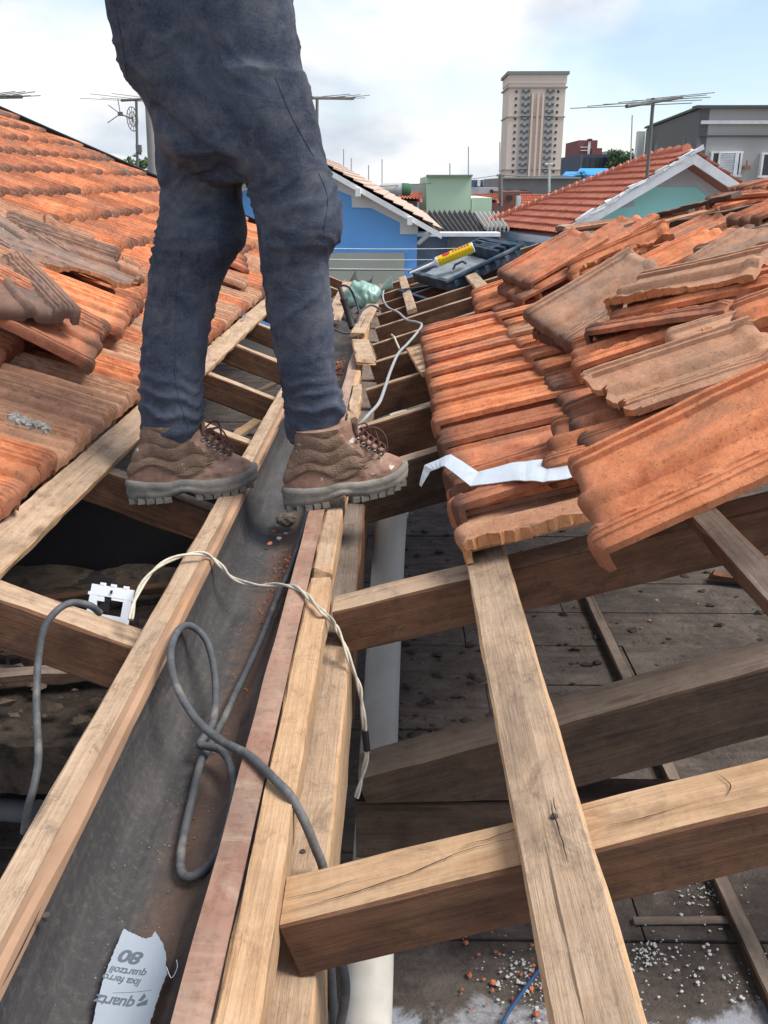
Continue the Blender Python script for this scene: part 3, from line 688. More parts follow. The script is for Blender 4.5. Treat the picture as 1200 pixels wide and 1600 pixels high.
for n, (side, k, x, y) in enumerate(vis):
    r = rng.random(); tone = rng.random()
    if side > 0: kind = 'or' if tone < .45 else ('br' if tone < .85 else 'tan')
    else: kind = ('tan' if tone < .25 else ('or' if tone < .7 else 'br')) if k < 3 else ('or' if tone < .25 else ('br' if tone < .93 else 'gr'))
    if side < 0 and k == 0 and 1.9 < y < 2.6: kind = 'tan'
    if side < 0 and k == 0 and y <= 1.9: kind = 'or'
    me = TILES[kind][rng.randrange(2)]
    lab = None
    if side > 0 and k == 0 and y < 1.7: me = broken('tan', 'edge', 31); lab = 'dusty tile with a raw orange broken edge, front end on the long pale lath'
    if side > 0 and k == 0 and 3.0 < y < 3.4: me = TILES['or'][0]
    p = laid_pos(side, k, x, y, rng)
    yaw = rng.uniform(-1.4, 1.4); pit = (-3.6 if side > 0 else -5.2) + rng.uniform(-.5, .5); rol = rng.uniform(-1.2, 1.2)
    if n < NIND:
        o = place_tile(me, p, side, yaw, pit, rol)
        sd_ = 'right' if side > 0 else 'left'
        tag(o, lab or ('%s clay tile in the %s course of the %s slope, %s from the camera' % (CW[kind], course_words(k), sd_, ordinal(rank[(side, k, x, y)]))), 'roof tile', 'tiles laid on the %s slope' % sd_)
    else:
        Rm = roof_frame(side).to_4x4() @ Matrix.Rotation(R(yaw), 4, 'Z') @ Matrix.Rotation(R(pit), 4, 'X') @ Matrix.Rotation(R(rol), 4, 'Y'); Rm.translation = p
        bulk.setdefault(kind, []).append((me, Rm))
for kind, L in bulk.items():
    bm = bmesh.new()
    for me, M in L:
        c = me.copy(); c.transform(M); bm.from_mesh(c); bpy.data.meshes.remove(c)
    m2 = bpy.data.meshes.new('far_clay_tiles'); bm.to_mesh(m2); bm.free()
    tag(link('far_clay_tiles', m2, None, [{'or': C_OR, 'br': C_BR, 'tan': C_TAN, 'gr': C_GREY}[kind], C_FRESH]), 'far courses of clay tiles high on the left slope', 'roof tiles', kind='stuff')
print('laid', len(laid), 'visible', len(vis))
# --- loose tiles: the two front corners as measured, the height found from the tile's real width
def loose(pm, pp, side, kind, label, pitch=0, roll=0, cut=None, seed=1, flip=False, h=None, w=None, dh=0.0):
    w = w or TW; P0, N = (PR0, NR) if side > 0 else (PL0, NL)
    if h is None:
        best = None
        for i in range(5, 90):
            hh = i * .005
            a = on_plane(*pm, P0 + N * hh, N); c = on_plane(*pp, P0 + N * hh, N)
            e = abs((a - c).length - w)
            if best is None or e < best[0]: best = (e, hh)
        h = best[1]
    h += dh
    a = on_plane(*pm, P0 + N * h, N); c = on_plane(*pp, P0 + N * h, N)
    fr = roof_frame(side); d = fr.transposed() @ (c - a); yaw = math.degrees(math.atan2(d.y, d.x))
    mid = (a + c) / 2
    me = broken(kind, cut, seed) if cut else TILES[kind][seed % 2]
    if flip:
        Rm = fr.to_4x4() @ Matrix.Rotation(R(yaw), 4, 'Z') @ Matrix.Rotation(R(pitch), 4, 'X') @ Matrix.Rotation(R(180 + roll), 4, 'Y')
    else:
        Rm = fr.to_4x4() @ Matrix.Rotation(R(yaw), 4, 'Z') @ Matrix.Rotation(R(pitch), 4, 'X') @ Matrix.Rotation(R(roll), 4, 'Y')
    Rm.translation = mid; o = link('loose_clay_tile', me); o.matrix_basis = Rm
    print('loose', label[:30], 'h=%.3f w=%.3f yaw=%.0f at %.2f %.2f' % (h, (a - c).length, yaw, mid.x, mid.y))
    return tag(o, label, 'roof tile', 'loose tiles heaped on the ' + ('right' if side > 0 else 'left') + ' slope')
def posed(v, side, kind, label, cut=None, seed=1):
    me = broken(kind, cut, seed) if cut else TILES[kind][seed % 2]
    Rm = roof_frame(side).to_4x4() @ Matrix.Rotation(R(v[3]), 4, 'Z') @ Matrix.Rotation(R(v[4]), 4, 'X') @ Matrix.Rotation(R(v[5]), 4, 'Y')
    Rm.translation = V(v[:3]); o = link('loose_clay_tile', me); o.matrix_basis = Rm
    return tag(o, label, 'roof tile', 'loose tiles heaped on the ' + ('right' if side > 0 else 'left') + ' slope')
posed((0.312,1.390,-0.493,-6.8,12.3,19.5), 1, 'or', 'big bright orange tile in the right foreground with a hooked front corner', seed=1)
posed((0.346,1.843,-0.445,-4.6,3.0,11.8), 1, 'tan', 'dusty tile with a crumbled broken front end, above the silver metal strip', 'front', 41)
posed((0.521,4.098,-0.388,22.5,8.3,19.0), 1, 'br', 'long reddish tile on top of the heap beside the blue toolbox', seed=1)
posed((0.479,2.876,-0.427,19.7,9.5,26.1), 1, 'soot', 'soot stained tan tile turned askew above the tidy right courses', seed=2)
posed((0.367,4.258,-0.511,-1.2,1.2,16.7), 1, 'or', 'tile with a hooked front end just right of the short offcut', seed=2)
posed((0.557,3.666,-0.452,-4.7,16.7,9.9), 1, 'br', 'narrow reddish tile wedged beneath the long one beside the toolbox', 'strip', 46)
posed((0.644,2.655,-0.295,-47.2,2.2,9.4), 1, 'tan', 'long tan tile with a jagged lower edge bridging the heap at right', 'edge', 44)
posed((0.501,2.511,-0.449,-9.2,2.8,7.3), 1, 'or', 'orange tile just behind the one with the crumbled front end', seed=2)
posed((-1.011,2.526,-0.327,-47.6,2.5,-5.8), -1, 'gr', 'big grey brown tile turned towards the camera at the left edge', seed=2)
posed((-0.886,2.675,-0.449,15.0,10.5,-12.2), -1, 'br', 'brown tile with a grey rim under the big turned tile at left', seed=1)
posed((-0.933,3.138,-0.433,10.5,1.1,-5.6), -1, 'or', 'bright orange tile standing proud behind the brown one at left', seed=1)
# tiles stacked directly under some of the loose ones
def under(v, kind, n, lab, s=1, cut=None):
    for k in range(n):
        o_ = NR * (-.036 * (k + 1)); w = (v[0] + o_.x + .02 * (k + 1) * (-1) ** k, v[1] + o_.y - .012 * (k + 1), v[2] + o_.z, v[3] + 4 * (-1) ** k * (k + 1), v[4] * .8, v[5] * .75)
        posed(w, 1, kind[k % len(kind)], lab if n == 1 else lab + (', upper of two' if k == 0 else ', lower of two'), cut, 160 + s + k)
under((0.521,4.098,-0.388,22.5,8.3,19.0), ['or', 'br'], 2, 'tile stacked under the long reddish one beside the toolbox')
under((0.479,2.876,-0.427,19.7,7.5,20.1), ['br'], 1, 'brown tile stacked under the sooty tan one', 4)
under((0.644,2.655,-0.295,-40.2,2.2,6.4), ['or', 'br'], 2, 'tile stacked under the long tan one', 6)
under((0.346,1.843,-0.445,-4.6,3.0,9.8), ['br', 'or'], 2, 'tile stacked under the dusty crumbled one', 8)
# further loose tiles that fill the heap
HEAP = [(1105, 470, 'or', -8, 4, 6, None, .12, 'tile lying flat under the long tan one in the hollow of the right heap'),
 (1150, 505, 'or', -14, 6, 8, 'edge', .17, 'tile with a raw broken side above the big orange one, right edge of the picture'),
 (1180, 440, 'tan', 12, 3, 4, None, .17, 'sandy tile at the right edge just above the jagged shard'),
 (1120, 420, 'soot', 28, 8, 12, 'back', .20, 'grimy half tile leaning on the upper right of the heap'),
 (1040, 405, 'or', -18, 4, 0, 'small', .13, 'small orange piece between the long tan tile and the far courses'),
 (965, 440, 'or', 10, 6, 8, None, .13, 'reddish tile half buried under the sooty grey one'),
 (890, 430, 'or', -12, 8, 14, 'halfnear', .14, 'orange tile with a snapped side between the sooty tile and the long reddish one'),
 (905, 400, 'br', 30, 8, 10, None, .12, 'reddish tile leaning across the far part of the right heap'),
 (860, 405, 'br', 5, 3, 4, 'back', .12, 'half tile under the long reddish one near the toolbox'),
 (1000, 400, 'br', 15, 5, 8, None, .09, 'brown tile on the crest of the right heap below the turquoise gable'),
 (1065, 398, 'tan', -10, 3, 5, 'front', .10, 'sandy tile with a broken front on the far right courses'),
 (1160, 345, 'br', 8, 4, 4, None, .15, 'brown loose tile near the dark laths at the far right'),
 (1010, 455, 'tan', -30, 3, 6, 'diag', .17, 'flat tan shard in front of the long tan tile'),
 (930, 480, 'or', 6, 2, 3, None, .09, 'orange tile below the sooty grey one, front end in the open'),
 (815, 440, 'or', -6, 3, 2, 'small', .10, 'little orange shard under the long reddish tile'),
 (1190, 610, 'or', -10, 6, 10, None, .10, 'orange tile mostly hidden under the big one at the right edge')]
for i_, (px_, py_, kd_, yw_, pt_, rl_, ct_, h_, lb_) in enumerate(HEAP):
    q = on_plane(px_, py_, PR0 + NR * h_, NR); posed((q.x, q.y, q.z, yw_, pt_, rl_), 1, kd_, lb_, ct_, 70 + i_ if ct_ else i_)
LHEAP = [(60, 440, 'tan', 20, 6, -6, None, .16, 'dusty tile behind the turned grey one at left'), (110, 420, 'gr', -15, 8, -12, 'edge', .17, 'grey tile with a broken side under the whitish long one'),
 (215, 415, 'tan', 35, 6, -8, 'halfnear', .13, 'sandy broken tile just left of the knee'), (150, 455, 'br', -20, 4, 4, 'diag', .13, 'brown tile corner in the gap of the left heap'), (385, 415, 'br', 20, 6, -5, 'back', .10, 'brown half tile between the thighs'), (330, 470, 'or', -8, 4, 0, 'small', .09, 'small orange piece between the shins on the left courses')]
for i_, (px_, py_, kd_, yw_, pt_, rl_, ct_, h_, lb_) in enumerate(LHEAP):
    q = on_plane(px_, py_, PL0 + NL * h_, NL); posed((q.x, q.y, q.z, yw_, pt_, rl_), -1, kd_, lb_, ct_, 90 + i_ if ct_ else i_)
# right heap
loose((1036, 515), (1075, 560), 1, 'tan', 'tile shard with a raw orange rim lying at the right edge', cut='halfnear', seed=42, h=.17)
loose((1120, 372), (1085, 402), 1, 'gr', 'tile caked with black mortar near the upper right of the heap', cut='back', seed=45, h=.16)
loose((1175, 360), (1195, 420), 1, 'br', 'tile end leaning out of the heap at the right edge of the picture', h=.20, seed=1, pitch=-4)
loose((925, 398), (968, 440), 1, 'or', 'ribbed orange fragment lying crosswise on the heap', cut='small', seed=47, h=.14, pitch=4)
loose((1010, 392), (1000, 420), 1, 'gr', 'grey edged tile fragment near the far courses', cut='diag', seed=48, h=.12)
loose((900, 350), (880, 368), 1, 'tan', 'thin tile seen edge on at the far end of the heap', cut='back', seed=49, h=.20, pitch=-8)
loose((1120, 300), (1100, 325), 1, 'br', 'tile propped up on a dark lath near the gabled turquoise house', cut='back', seed=50, h=.16, pitch=-10)
loose((1060, 450), (1085, 500), 1, 'or', 'orange tile in the hollow below the long tan one', seed=1, h=.09)
loose((700, 742), (722, 808), 1, 'br', 'dark nosed tile under the left end of the silver metal strip', seed=1, h=.075, w=.2)
# left heap
loose((120, 560), (146, 512), -1, 'gr', 'grey rimmed tile lowest in the stack at left', seed=2, h=.105)
loose((192, 434), (176, 398), -1, 'gr', 'long weathered whitish tile across the heap at left', seed=1, roll=-12, h=.20)
loose((186, 470), (228, 436), -1, 'gr', 'upturned broken tile with an orange rim near the left knee', flip=True, cut='diag', seed=60, h=.20)
loose((146, 398), (140, 364), -1, 'tan', 'sandy ribbed tile lying crosswise beside the left knee', seed=1, h=.13)
loose((200, 505), (225, 470), -1, 'br', 'brown tile end behind the left calf', seed=2, h=.09)
loose((345, 425), (362, 400), -1, 'br', 'loose tile seen between the legs', seed=1, h=.14, cut='back')
loose((375, 455), (395, 430), -1, 'tan', 'dusty tile piece seen between the legs above the eaves lath', seed=2, h=.12, cut='small')
loose((160, 470), (190, 448), -1, 'or', 'orange shard with a raw edge between the grey tiles at left', cut='small', seed=61, h=.13)
# dark capping along the far edge of the left slope
pa = V((-.9, 9.02, zl(-.9))) + NL * .105; pb = V((-4.6, 10.1, zl(-4.6))) + NL * .105
timber('verge_capping', pa, pb, .09, .05, (M_SHADE_CAPPING, M_SHADE_CAPPING, M_SHADE_CAPPING), 'black capping strip along the far edge of the left roof slope', 'capping', up=NL, seed=140)
# dark laths lying on the far right courses
timber('loose_lath', PR(1052, 345, .13), PR(1215, 312, .15), .045, .022, (W_DARK, W_GREY, W_GREY), 'dark weathered lath lying on the far right tile courses', 'lath', 'loose laths on the right slope', up=NR, jit=.004, rag0=.05, seed=130)
timber('loose_lath', PR(1030, 332, .14), PR(1150, 300, .22), .05, .022, (W_DARK, W_GREY, W_GREY), 'broken grey lath sticking up below the turquoise gable', 'lath', 'loose laths on the right slope', up=NR, jit=.004, rag0=.05, seed=131)
timber('loose_lath', PR(1000, 343, .12), PR(1080, 326, .13), .05, .022, (W_TOP, W_GREY, W_GREY), 'pale splintered lath end on the roof edge under the turquoise gable', 'lath', 'loose laths on the right slope', up=NR, jit=.004, rag0=.05, seed=132)
timber('loose_lath', PR(875, 352, .16), PR(985, 348, .18), .06, .03, (W_GREY, W_TOP, W_GREY), 'grey plank behind the long reddish tile, in front of the turquoise house', 'lath', 'loose laths on the right slope', up=NR, jit=.004, rag0=.05, seed=133)
# mortar caught on the left tiles
b = MB()
for i in range(60):
    t = rng.random(); p = PL(18 + 56 * t, 652 + 18 * t + rng.uniform(-4, 4), .080)
    r = rng.uniform(.004, .008); M = Matrix.Rotation(rng.uniform(0, 3), 3, 'Z')
    b.box(p, (r * 2, r * 1.6, r * 1.4), 0, M, r * .4)
tag(b.build('mortar_lump', flat('mortar', (0.32, 0.31, 0.28), 0.95, 0.25, 30, 0.8)), 'crumbly grey strip of mortar stuck on the dusty left eaves tile', 'mortar')
M_LICH = flat('lichen', (0.42, 0.42, 0.33), 0.95, 0.25, 60, 0.8)
# ---------------------------------------------------------------- the person standing on the roof frame
from mathutils.bvhtree import BVHTree
def remeshed(name, mb, vox, smooth=2):
    me = mb.mesh(name + '_raw', 0.0); o = bpy.data.objects.new(name + '_raw', me); COL.objects.link(o)
    m = o.modifiers.new('r', 'REMESH'); m.mode = 'VOXEL'; m.voxel_size = vox; m.use_smooth_shade = True
    if smooth:
        s = o.modifiers.new('s', 'SMOOTH'); s.iterations = smooth; s.factor = 0.5
    bpy.context.view_layer.update()
    dg = bpy.context.evaluated_depsgraph_get(); ev = o.evaluated_get(dg)
    out = bpy.data.meshes.new_from_object(ev); out.name = name
    bpy.data.objects.remove(o); bpy.data.meshes.remove(me)
    for p in out.polygons: p.use_smooth = True
    return out
def denim():
    t = NT('dark_denim'); a = t.coord('Object', (1, 1, 1), False)
    c = t.ramp(t.noise(a, 5, 6, 0.6, 0.4), [(0.3, (0.020, 0.025, 0.042)), (0.52, (0.036, 0.045, 0.070)), (0.72, (0.095, 0.108, 0.14))])
    fine = t.noise(t.coord('Object', (420, 420, 160), False), 1.0, 3, 0.6)
    c = t.mix(t.math('MULTIPLY', t.ramp(fine, [(0.4, 0.0), (0.75, 1.0)]), 0.35), c, (0.13, 0.15, 0.19))
    dust = t.ramp(t.noise(a, 13, 8, 0.7, 0.5), [(0.46, 0.0), (0.70, 1.0)])
    c = t.mix(t.math('MULTIPLY', dust, 0.38), c, (0.20, 0.20, 0.205))
    paint = t.ramp(t.noise(a, 34, 5, 0.6, 0.6), [(0.745, 0.0), (0.765, 1.0)])
    c = t.mix(t.math('MULTIPLY', paint, 0.6), c, (0.45, 0.45, 0.46))
    cre = t.n.new('ShaderNodeMath'); cre.operation = 'ABSOLUTE'; t.l.new(t.math('SUBTRACT', t.noise(t.coord('Object', (7, 7, 24), False), 1.0, 5, 0.6, 0.9), 0.5), cre.inputs[0])
    ridge = t.ramp(cre.outputs[0], [(0.0, 1.0), (0.07, 0.0)])
    c = t.mix(t.math('MULTIPLY', ridge, 0.08), c, (0.17, 0.19, 0.24))
    return t.out(c, 0.92, t.math('ADD', t.math('MULTIPLY', fine, 0.25), t.math('ADD', t.math('MULTIPLY', ridge, 0.16), t.noise(a, 22, 6, 0.6))), 0.5, 0.004, 0, 0.15)
M_DENIM = denim()
def leather():
    t = NT('boot_leather'); a = t.coord('Object', (1, 1, 1))
    c = t.ramp(t.noise(a, 16, 7, 0.65, 0.4), [(0.3, (0.15, 0.08, 0.056)), (0.52, (0.27, 0.155, 0.11)), (0.7, (0.40, 0.27, 0.20))])
    d = t.ramp(t.noise(a, 28, 7, 0.7, 0.4), [(0.48, 0.0), (0.75, 1.0)])
    c = t.mix(t.math('MULTIPLY', d, 0.55), c, (0.33, 0.25, 0.20))
    p = t.ramp(t.noise(a, 44, 4, 0.6, 0.3), [(0.66, 0.0), (0.68, 1.0)])
    c = t.mix(t.math('MULTIPLY', p, 0.8), c, (0.62, 0.60, 0.57))
    return t.out(c, 0.7, t.noise(a, 130, 6, 0.7), 0.5, 0.0015, 0, 0.3)
M_LEA = leather()
t = NT('padded_collar'); a = t.coord('Object', (1, 1, 1)); vo = t.n.new('ShaderNodeTexVoronoi'); vo.inputs['Scale'].default_value = 260; t.l.new(a, vo.inputs[0])
c = t.ramp(t.noise(a, 24, 6, 0.6), [(0.3, (0.12, 0.075, 0.052)), (0.7, (0.25, 0.17, 0.12))])
c = t.mix(t.math('MULTIPLY', t.ramp(t.noise(a, 40, 4, 0.6), [(0.68, 0.0), (0.70, 1.0)]), 0.7), c, (0.6, 0.6, 0.58))
M_PAD = t.out(c, 0.85, vo.outputs[0], 0.8, 0.0015, 0, 0.2)
M_SOLE = flat('rubber_sole', (0.16, 0.152, 0.14), 0.85, 0.3, 25, 0.4, dirt=(0.30, 0.27, 0.23), damt=0.8, dsc=14, dlo=0.42, dhi=0.62)
M_TREAD = flat('dusty_tread', (0.17, 0.16, 0.14), 0.9, 0.3, 30, 0.5, dirt=(0.10, 0.09, 0.08), damt=0.6, dsc=18)
M_LACE = flat('brown_lace', (0.10, 0.05, 0.045), 0.9, 0.25, 120, 0.6)
M_EYE = flat('eyelet_metal', (0.45, 0.42, 0.38), 0.4, 0.2, 40, 0.1, 0.8)
M_SKIN = flat('skin', (0.36, 0.20, 0.135), 0.6, 0.08, 20, 0.2)
M_SHIRT = flat('grey_shirt', (0.10, 0.11, 0.13), 0.95, 0.15, 8, 0.3)
M_HAIR = flat('dark_hair', (0.02, 0.015, 0.012), 0.8, 0.3, 60, 0.8)
M_SOCK = flat('white_sock', (0.55, 0.55, 0.56), 0.95, 0.1, 40, 0.4)

person = thing('person', (-.3, 2.15, -.75), 'person in dark dusty jeans and brown work boots standing astride the valley gutter', 'person')
def ring_px(y, l, r, Y, ky=0.92, n=28, sq=2.3):
    c = aty((l + r) / 2, y, Y); a = aty(l, y, Y); b2 = aty(r, y, Y); rx = (b2 - a).length / 2; ry = rx * ky if ky > .3 else ky
    out = []
    for k in range(n):
        th = 2 * math.pi * k / n; cs, sn = math.cos(th), math.sin(th)
        out.append(c + V((rx * math.copysign(abs(cs) ** (2 / sq), cs), ry * math.copysign(abs(sn) ** (2 / sq), sn), 0)))
    return out
def jeans():
    RL = [(694, 456, 512), (688, 452, 518), (672, 447, 527), (655, 446, 534), (640, 446, 537), (622, 443, 537), (605, 440, 529), (580, 435, 524), (550, 430, 521), (500, 420, 520), (450, 411, 517), (412, 405, 514), (394, 403, 519), (378, 402, 533), (360, 402, 538), (335, 398, 537), (310, 391, 533), (290, 382, 526), (270, 368, 518), (240, 350, 506), (200, 330, 499), (160, 312, 488), (110, 300, 478)]
    LL = [(690, 226, 306), (674, 223, 311), (655, 220, 318), (630, 221, 320), (600, 219, 316), (570, 221, 320), (550, 222, 322), (500, 226, 330), (450, 231, 343), (420, 234, 357), (400, 237, 371), (382, 241, 382), (365, 243, 385), (345, 247, 383), (320, 251, 380), (300, 252, 378), (270, 250, 384), (240, 247, 398), (200, 244, 410), (150, 226, 420)]
    PV = [(288, 335, 440), (270, 300, 480), (245, 262, 495), (220, 249, 500), (190, 242, 496), (160, 230, 486), (140, 214, 482), (128, 204, 480), (112, 193, 475), (90, 188, 471), (60, 181, 466), (20, 171, 459), (-30, 164, 451), (-75, 165, 446)]
    b = MB()
    def yy(y, y0, y1, a, c): t = min(1, max(0, (y - y0) / (y1 - y0))); return a + (c - a) * t
    b.loft([ring_px(y, l, r, yy(y, 690, 110, 2.125, 2.16)) for (y, l, r) in RL], smooth=True)
    b.loft([ring_px(y, l, r, yy(y, 672, 150, 2.155, 2.30)) for (y, l, r) in LL], smooth=True)
    b.loft([ring_px(y, l, r, 2.22, ky=(.105 if y > 255 else .165), sq=2.6) for (y, l, r) in PV], smooth=True)
    me = remeshed('jeans', b, 0.0075, 3)
    # folds of the cloth
    for v in me.vertices:
        p = v.co; px, py = to_px(p); n = v.normal
        nn = noise.noise(V((p.x * 7, p.y * 7, p.z * 7)))
        d = noise.fractal(V((p.x * 9, p.y * 9, p.z * 6)), 1.0, 2.0, 3) * .0035
        def fold(w, ph, sharp=1.5): # rounded ridges
            s = 1 - abs(math.sin(ph * math.pi)); return w * (s ** sharp - .35)
        right = px > 392 and py > 290 or px > 430
        cuff = 700 if right else 684
        a = max(0, min(1, (py - (cuff - 125)) / 60)); a *= 1 if py < cuff - 14 else .35
        nb = noise.noise(V((p.x * 16, p.y * 16, p.z * 5 + 3))); d += fold(.0135 * (.7 + .8 * abs(nb)), (p.z * 27 + nn * 2.4 + nb * .9 + p.x * 6 * (1 if right else -1)), 1.5) * a
        kn = math.exp(-((py - 385) / 45) ** 2)
        side = 1 if (px < 300 or (px > 395 and px < 450)) else .45
        d += fold(.009, (p.z * 24 + (p.x * 10) + nn * 2.6), 1.8) * kn * side
        th = math.exp(-((py - 285) / 50) ** 2)
        d += fold(.008, (p.z * 15 - p.x * 8 + nn * 2.4), 2.0) * th
        mid = math.exp(-((py - 500) / 70) ** 2)
        d += fold(.006, (p.z * 11 + p.x * 7 + nn * 3.0), 2.2) * mid
        hp = math.exp(-((py - 90) / 70) ** 2); d += fold(.006, (p.z * 7 + p.x * 9 + nn * 2.6), 2.4) * hp
        # fold under the seat
        e = abs((py - 170) - (px - 240) * .86) / 10
        if 235 < px < 385: d -= .012 * math.exp(-e * e)
        v.co = p + n * d
    me.update()
    me.transform(person.matrix_basis.inverted()); o = link('jeans', me, person, M_DENIM)
    bm = bmesh.new(); bm.from_mesh(me); bm.transform(person.matrix_basis); bv = BVHTree.FromBMesh(bm); bm.free()
    def stitch(pts, r=.0013, name='seam', off=.0005, mat=M_DENIM):
        out = []
        for q in catmull([V((x, y, 0)) for x, y in pts], 12):
            d = ray(q.x, q.y); h = bv.ray_cast(V((0, 0, 0)), d.normalized())
            if h[0] is not None: out.append(h[0] + h[1] * off - person.location)
        if len(out) > 3:
            m = MB(); m.tube(out, r, 6); link(name, m.mesh(name), o, mat)
    stitch([(283, 392), (277, 440), (274, 500), (273, 560), (277, 610), (294, 668)])
    stitch([(498, 270), (512, 310), (506, 360)], .0012)
    stitch([(313, -40), (322, 20), (338, 70), (348, 96)])
    stitch([(430, 120), (455, 180), (490, 245)], .0011)
    stitch([(178, 0), (190, 60), (198, 120)], .0011)
    return bv
bv_j = jeans()
def hem(l, r, y, Y, tilt, mat, name):
    pass
# the body itself: one continuous surface, the legs inside the jeans, the upper half above the picture
def body():
    b = MB()
    def cap(p, q, r0, r1, n=9):
        p, q = V(p), V(q); pts = [p.lerp(q, i / n) for i in range(n + 1)]; rr = [r0 + (r1 - r0) * i / n for i in range(n + 1)]
        d = (q - p).normalized(); pts = [p - d * r0 * .9, p - d * r0 * .6] + pts + [q + d * r1 * .6, q + d * r1 * .9]; rr = [r0 * .35, r0 * .8] + rr + [r1 * .8, r1 * .35]
        b.tube(pts, rr, 16)
    hip = V((-.42, 2.22, .16)); 
    rk = aty(460, 370, 2.13); ra = aty(492, 665, 2.12); lk = aty(310, 370, 2.22); la = aty(268, 655, 2.15)
    cap(hip + V((.11, -.06, .0)), rk, .058, .048); cap(rk, ra, .052, .034)
    cap(hip + V((-.01, .05, .0)), lk, .058, .048); cap(lk, la, .052, .034)
    cap(ra, ra + V((.02, 0, -.10)), .034, .034); cap(la, la + V((.02, 0, -.10)), .034, .034)
    cap(hip + V((0, 0, .04)), (-.40, 2.22, .42), .115, .125); cap((-.40, 2.22, .42), (-.30, 2.22, .72), .125, .13)
    cap((-.30, 2.06, .76), (-.30, 2.38, .76), .07, .07)
    cap((-.29, 2.22, .80), (-.24, 2.22, .90), .055, .05)
    hd = V((-.20, 2.22, 1.00))
    rings = []
    for i in range(15):
        t = i / 14; a = math.pi * t; z = -.115 * math.cos(a); w = math.sin(a) ** .8
        rx = .095 * w + (.010 if .2 < t < .5 else 0); ry = .074 * w * (0.85 if t < .3 else 1)
        rings.append([hd + V((rx * math.cos(k * math.pi / 10), ry * math.sin(k * math.pi / 10), z)) for k in range(20)])
    b.loft(rings)
    cap(hd + V((.085, 0, .0)), hd + V((.108, 0, -.03)), .012, .016); cap(hd + V((.08, -.018, -.065)), hd + V((.08, .018, -.065)), .012, .012)
    for s in (-1, 1):
        cap(hd + V((.0, s * .078, .015)), hd + V((-.005, s * .08, -.02)), .012, .01)
        sh = V((-.30, 2.22 + s * .20, .77)); el = sh + V((.10, s * .04, -.27)); wr = el + V((.21, -s * .05, .06))
        cap(sh, el, .052, .040); cap(el, wr, .040, .027); pm = wr + V((.07, -s * .01, -.035))
        cap(wr, pm, .030, .034)
        for k, (f, L) in enumerate(((-.030, .065), (-.010, .075), (.011, .070), (.031, .055))):
            r0 = pm + V((.02, f, -.01)); m1 = r0 + V((L * .6, f * .1, -.02)); e1 = m1 + V((L * .25, 0, -.035)); cap(r0, m1, .0095, .0085, 5); cap(m1, e1, .0085, .0075, 5)
        r0 = wr + V((.02, -s * .025, -.01)); m1 = r0 + V((.035, -s * .03, -.015)); cap(r0, m1, .012, .010, 4); cap(m1, m1 + V((.03, -s * .004, -.02)), .010, .009, 4)
    me = remeshed('body', b, 0.0065, 1); me.transform(person.matrix_basis.inverted()); link('body', me, person, M_SKIN)
    s = MB(); b2 = b; b = s
    def cap2(p, q, r0, r1): 
        nonlocal b
        p, q = V(p), V(q); n = 9; pts = [p.lerp(q, i / n) for i in range(n + 1)]; s.tube(pts, [r0 + (r1 - r0) * i / n for i in range(n + 1)], 24)
    cap2((-.40, 2.22, .36), (-.30, 2.22, .80), .165, .155); cap2((-.30, 2.0, .745), (-.30, 2.44, .745), .088, .088)
    for sg in (-1, 1):
        sh = V((-.30, 2.22 + sg * .20, .77)); el = sh + V((.085, sg * .034, -.23)); cap2(sh, el, .072, .062)
    me = remeshed('shirt', s, 0.012, 3); me.transform(person.matrix_basis.inverted()); link('shirt', me, person, M_SHIRT)
    h = MB(); rings = []
    for i in range(10):
        t = .42 + .58 * i / 9; a = math.pi * t; z = -.122 * math.cos(a); w = max(.001, math.sin(a)) ** .8
        rings.append([hd + V((-.012 + .100 * w * math.cos(k * math.pi / 12), .083 * w * math.sin(k * math.pi / 12), z + .008)) for k in range(24)])
    h.loft(rings); me = h.mesh('hair'); me.transform(person.matrix_basis.inverted()); link('hair', me, person, M_HAIR)
    e = MB()
    for s2 in (-1, 1):
        for a2 in range(6): pass
        e.box(hd + V((.091, s2 * .032, .005)), (.008, .022, .010))
    me = e.mesh('eyes'); me.transform(person.matrix_basis.inverted()); link('eyes', me, person, M_HAIR)
body()
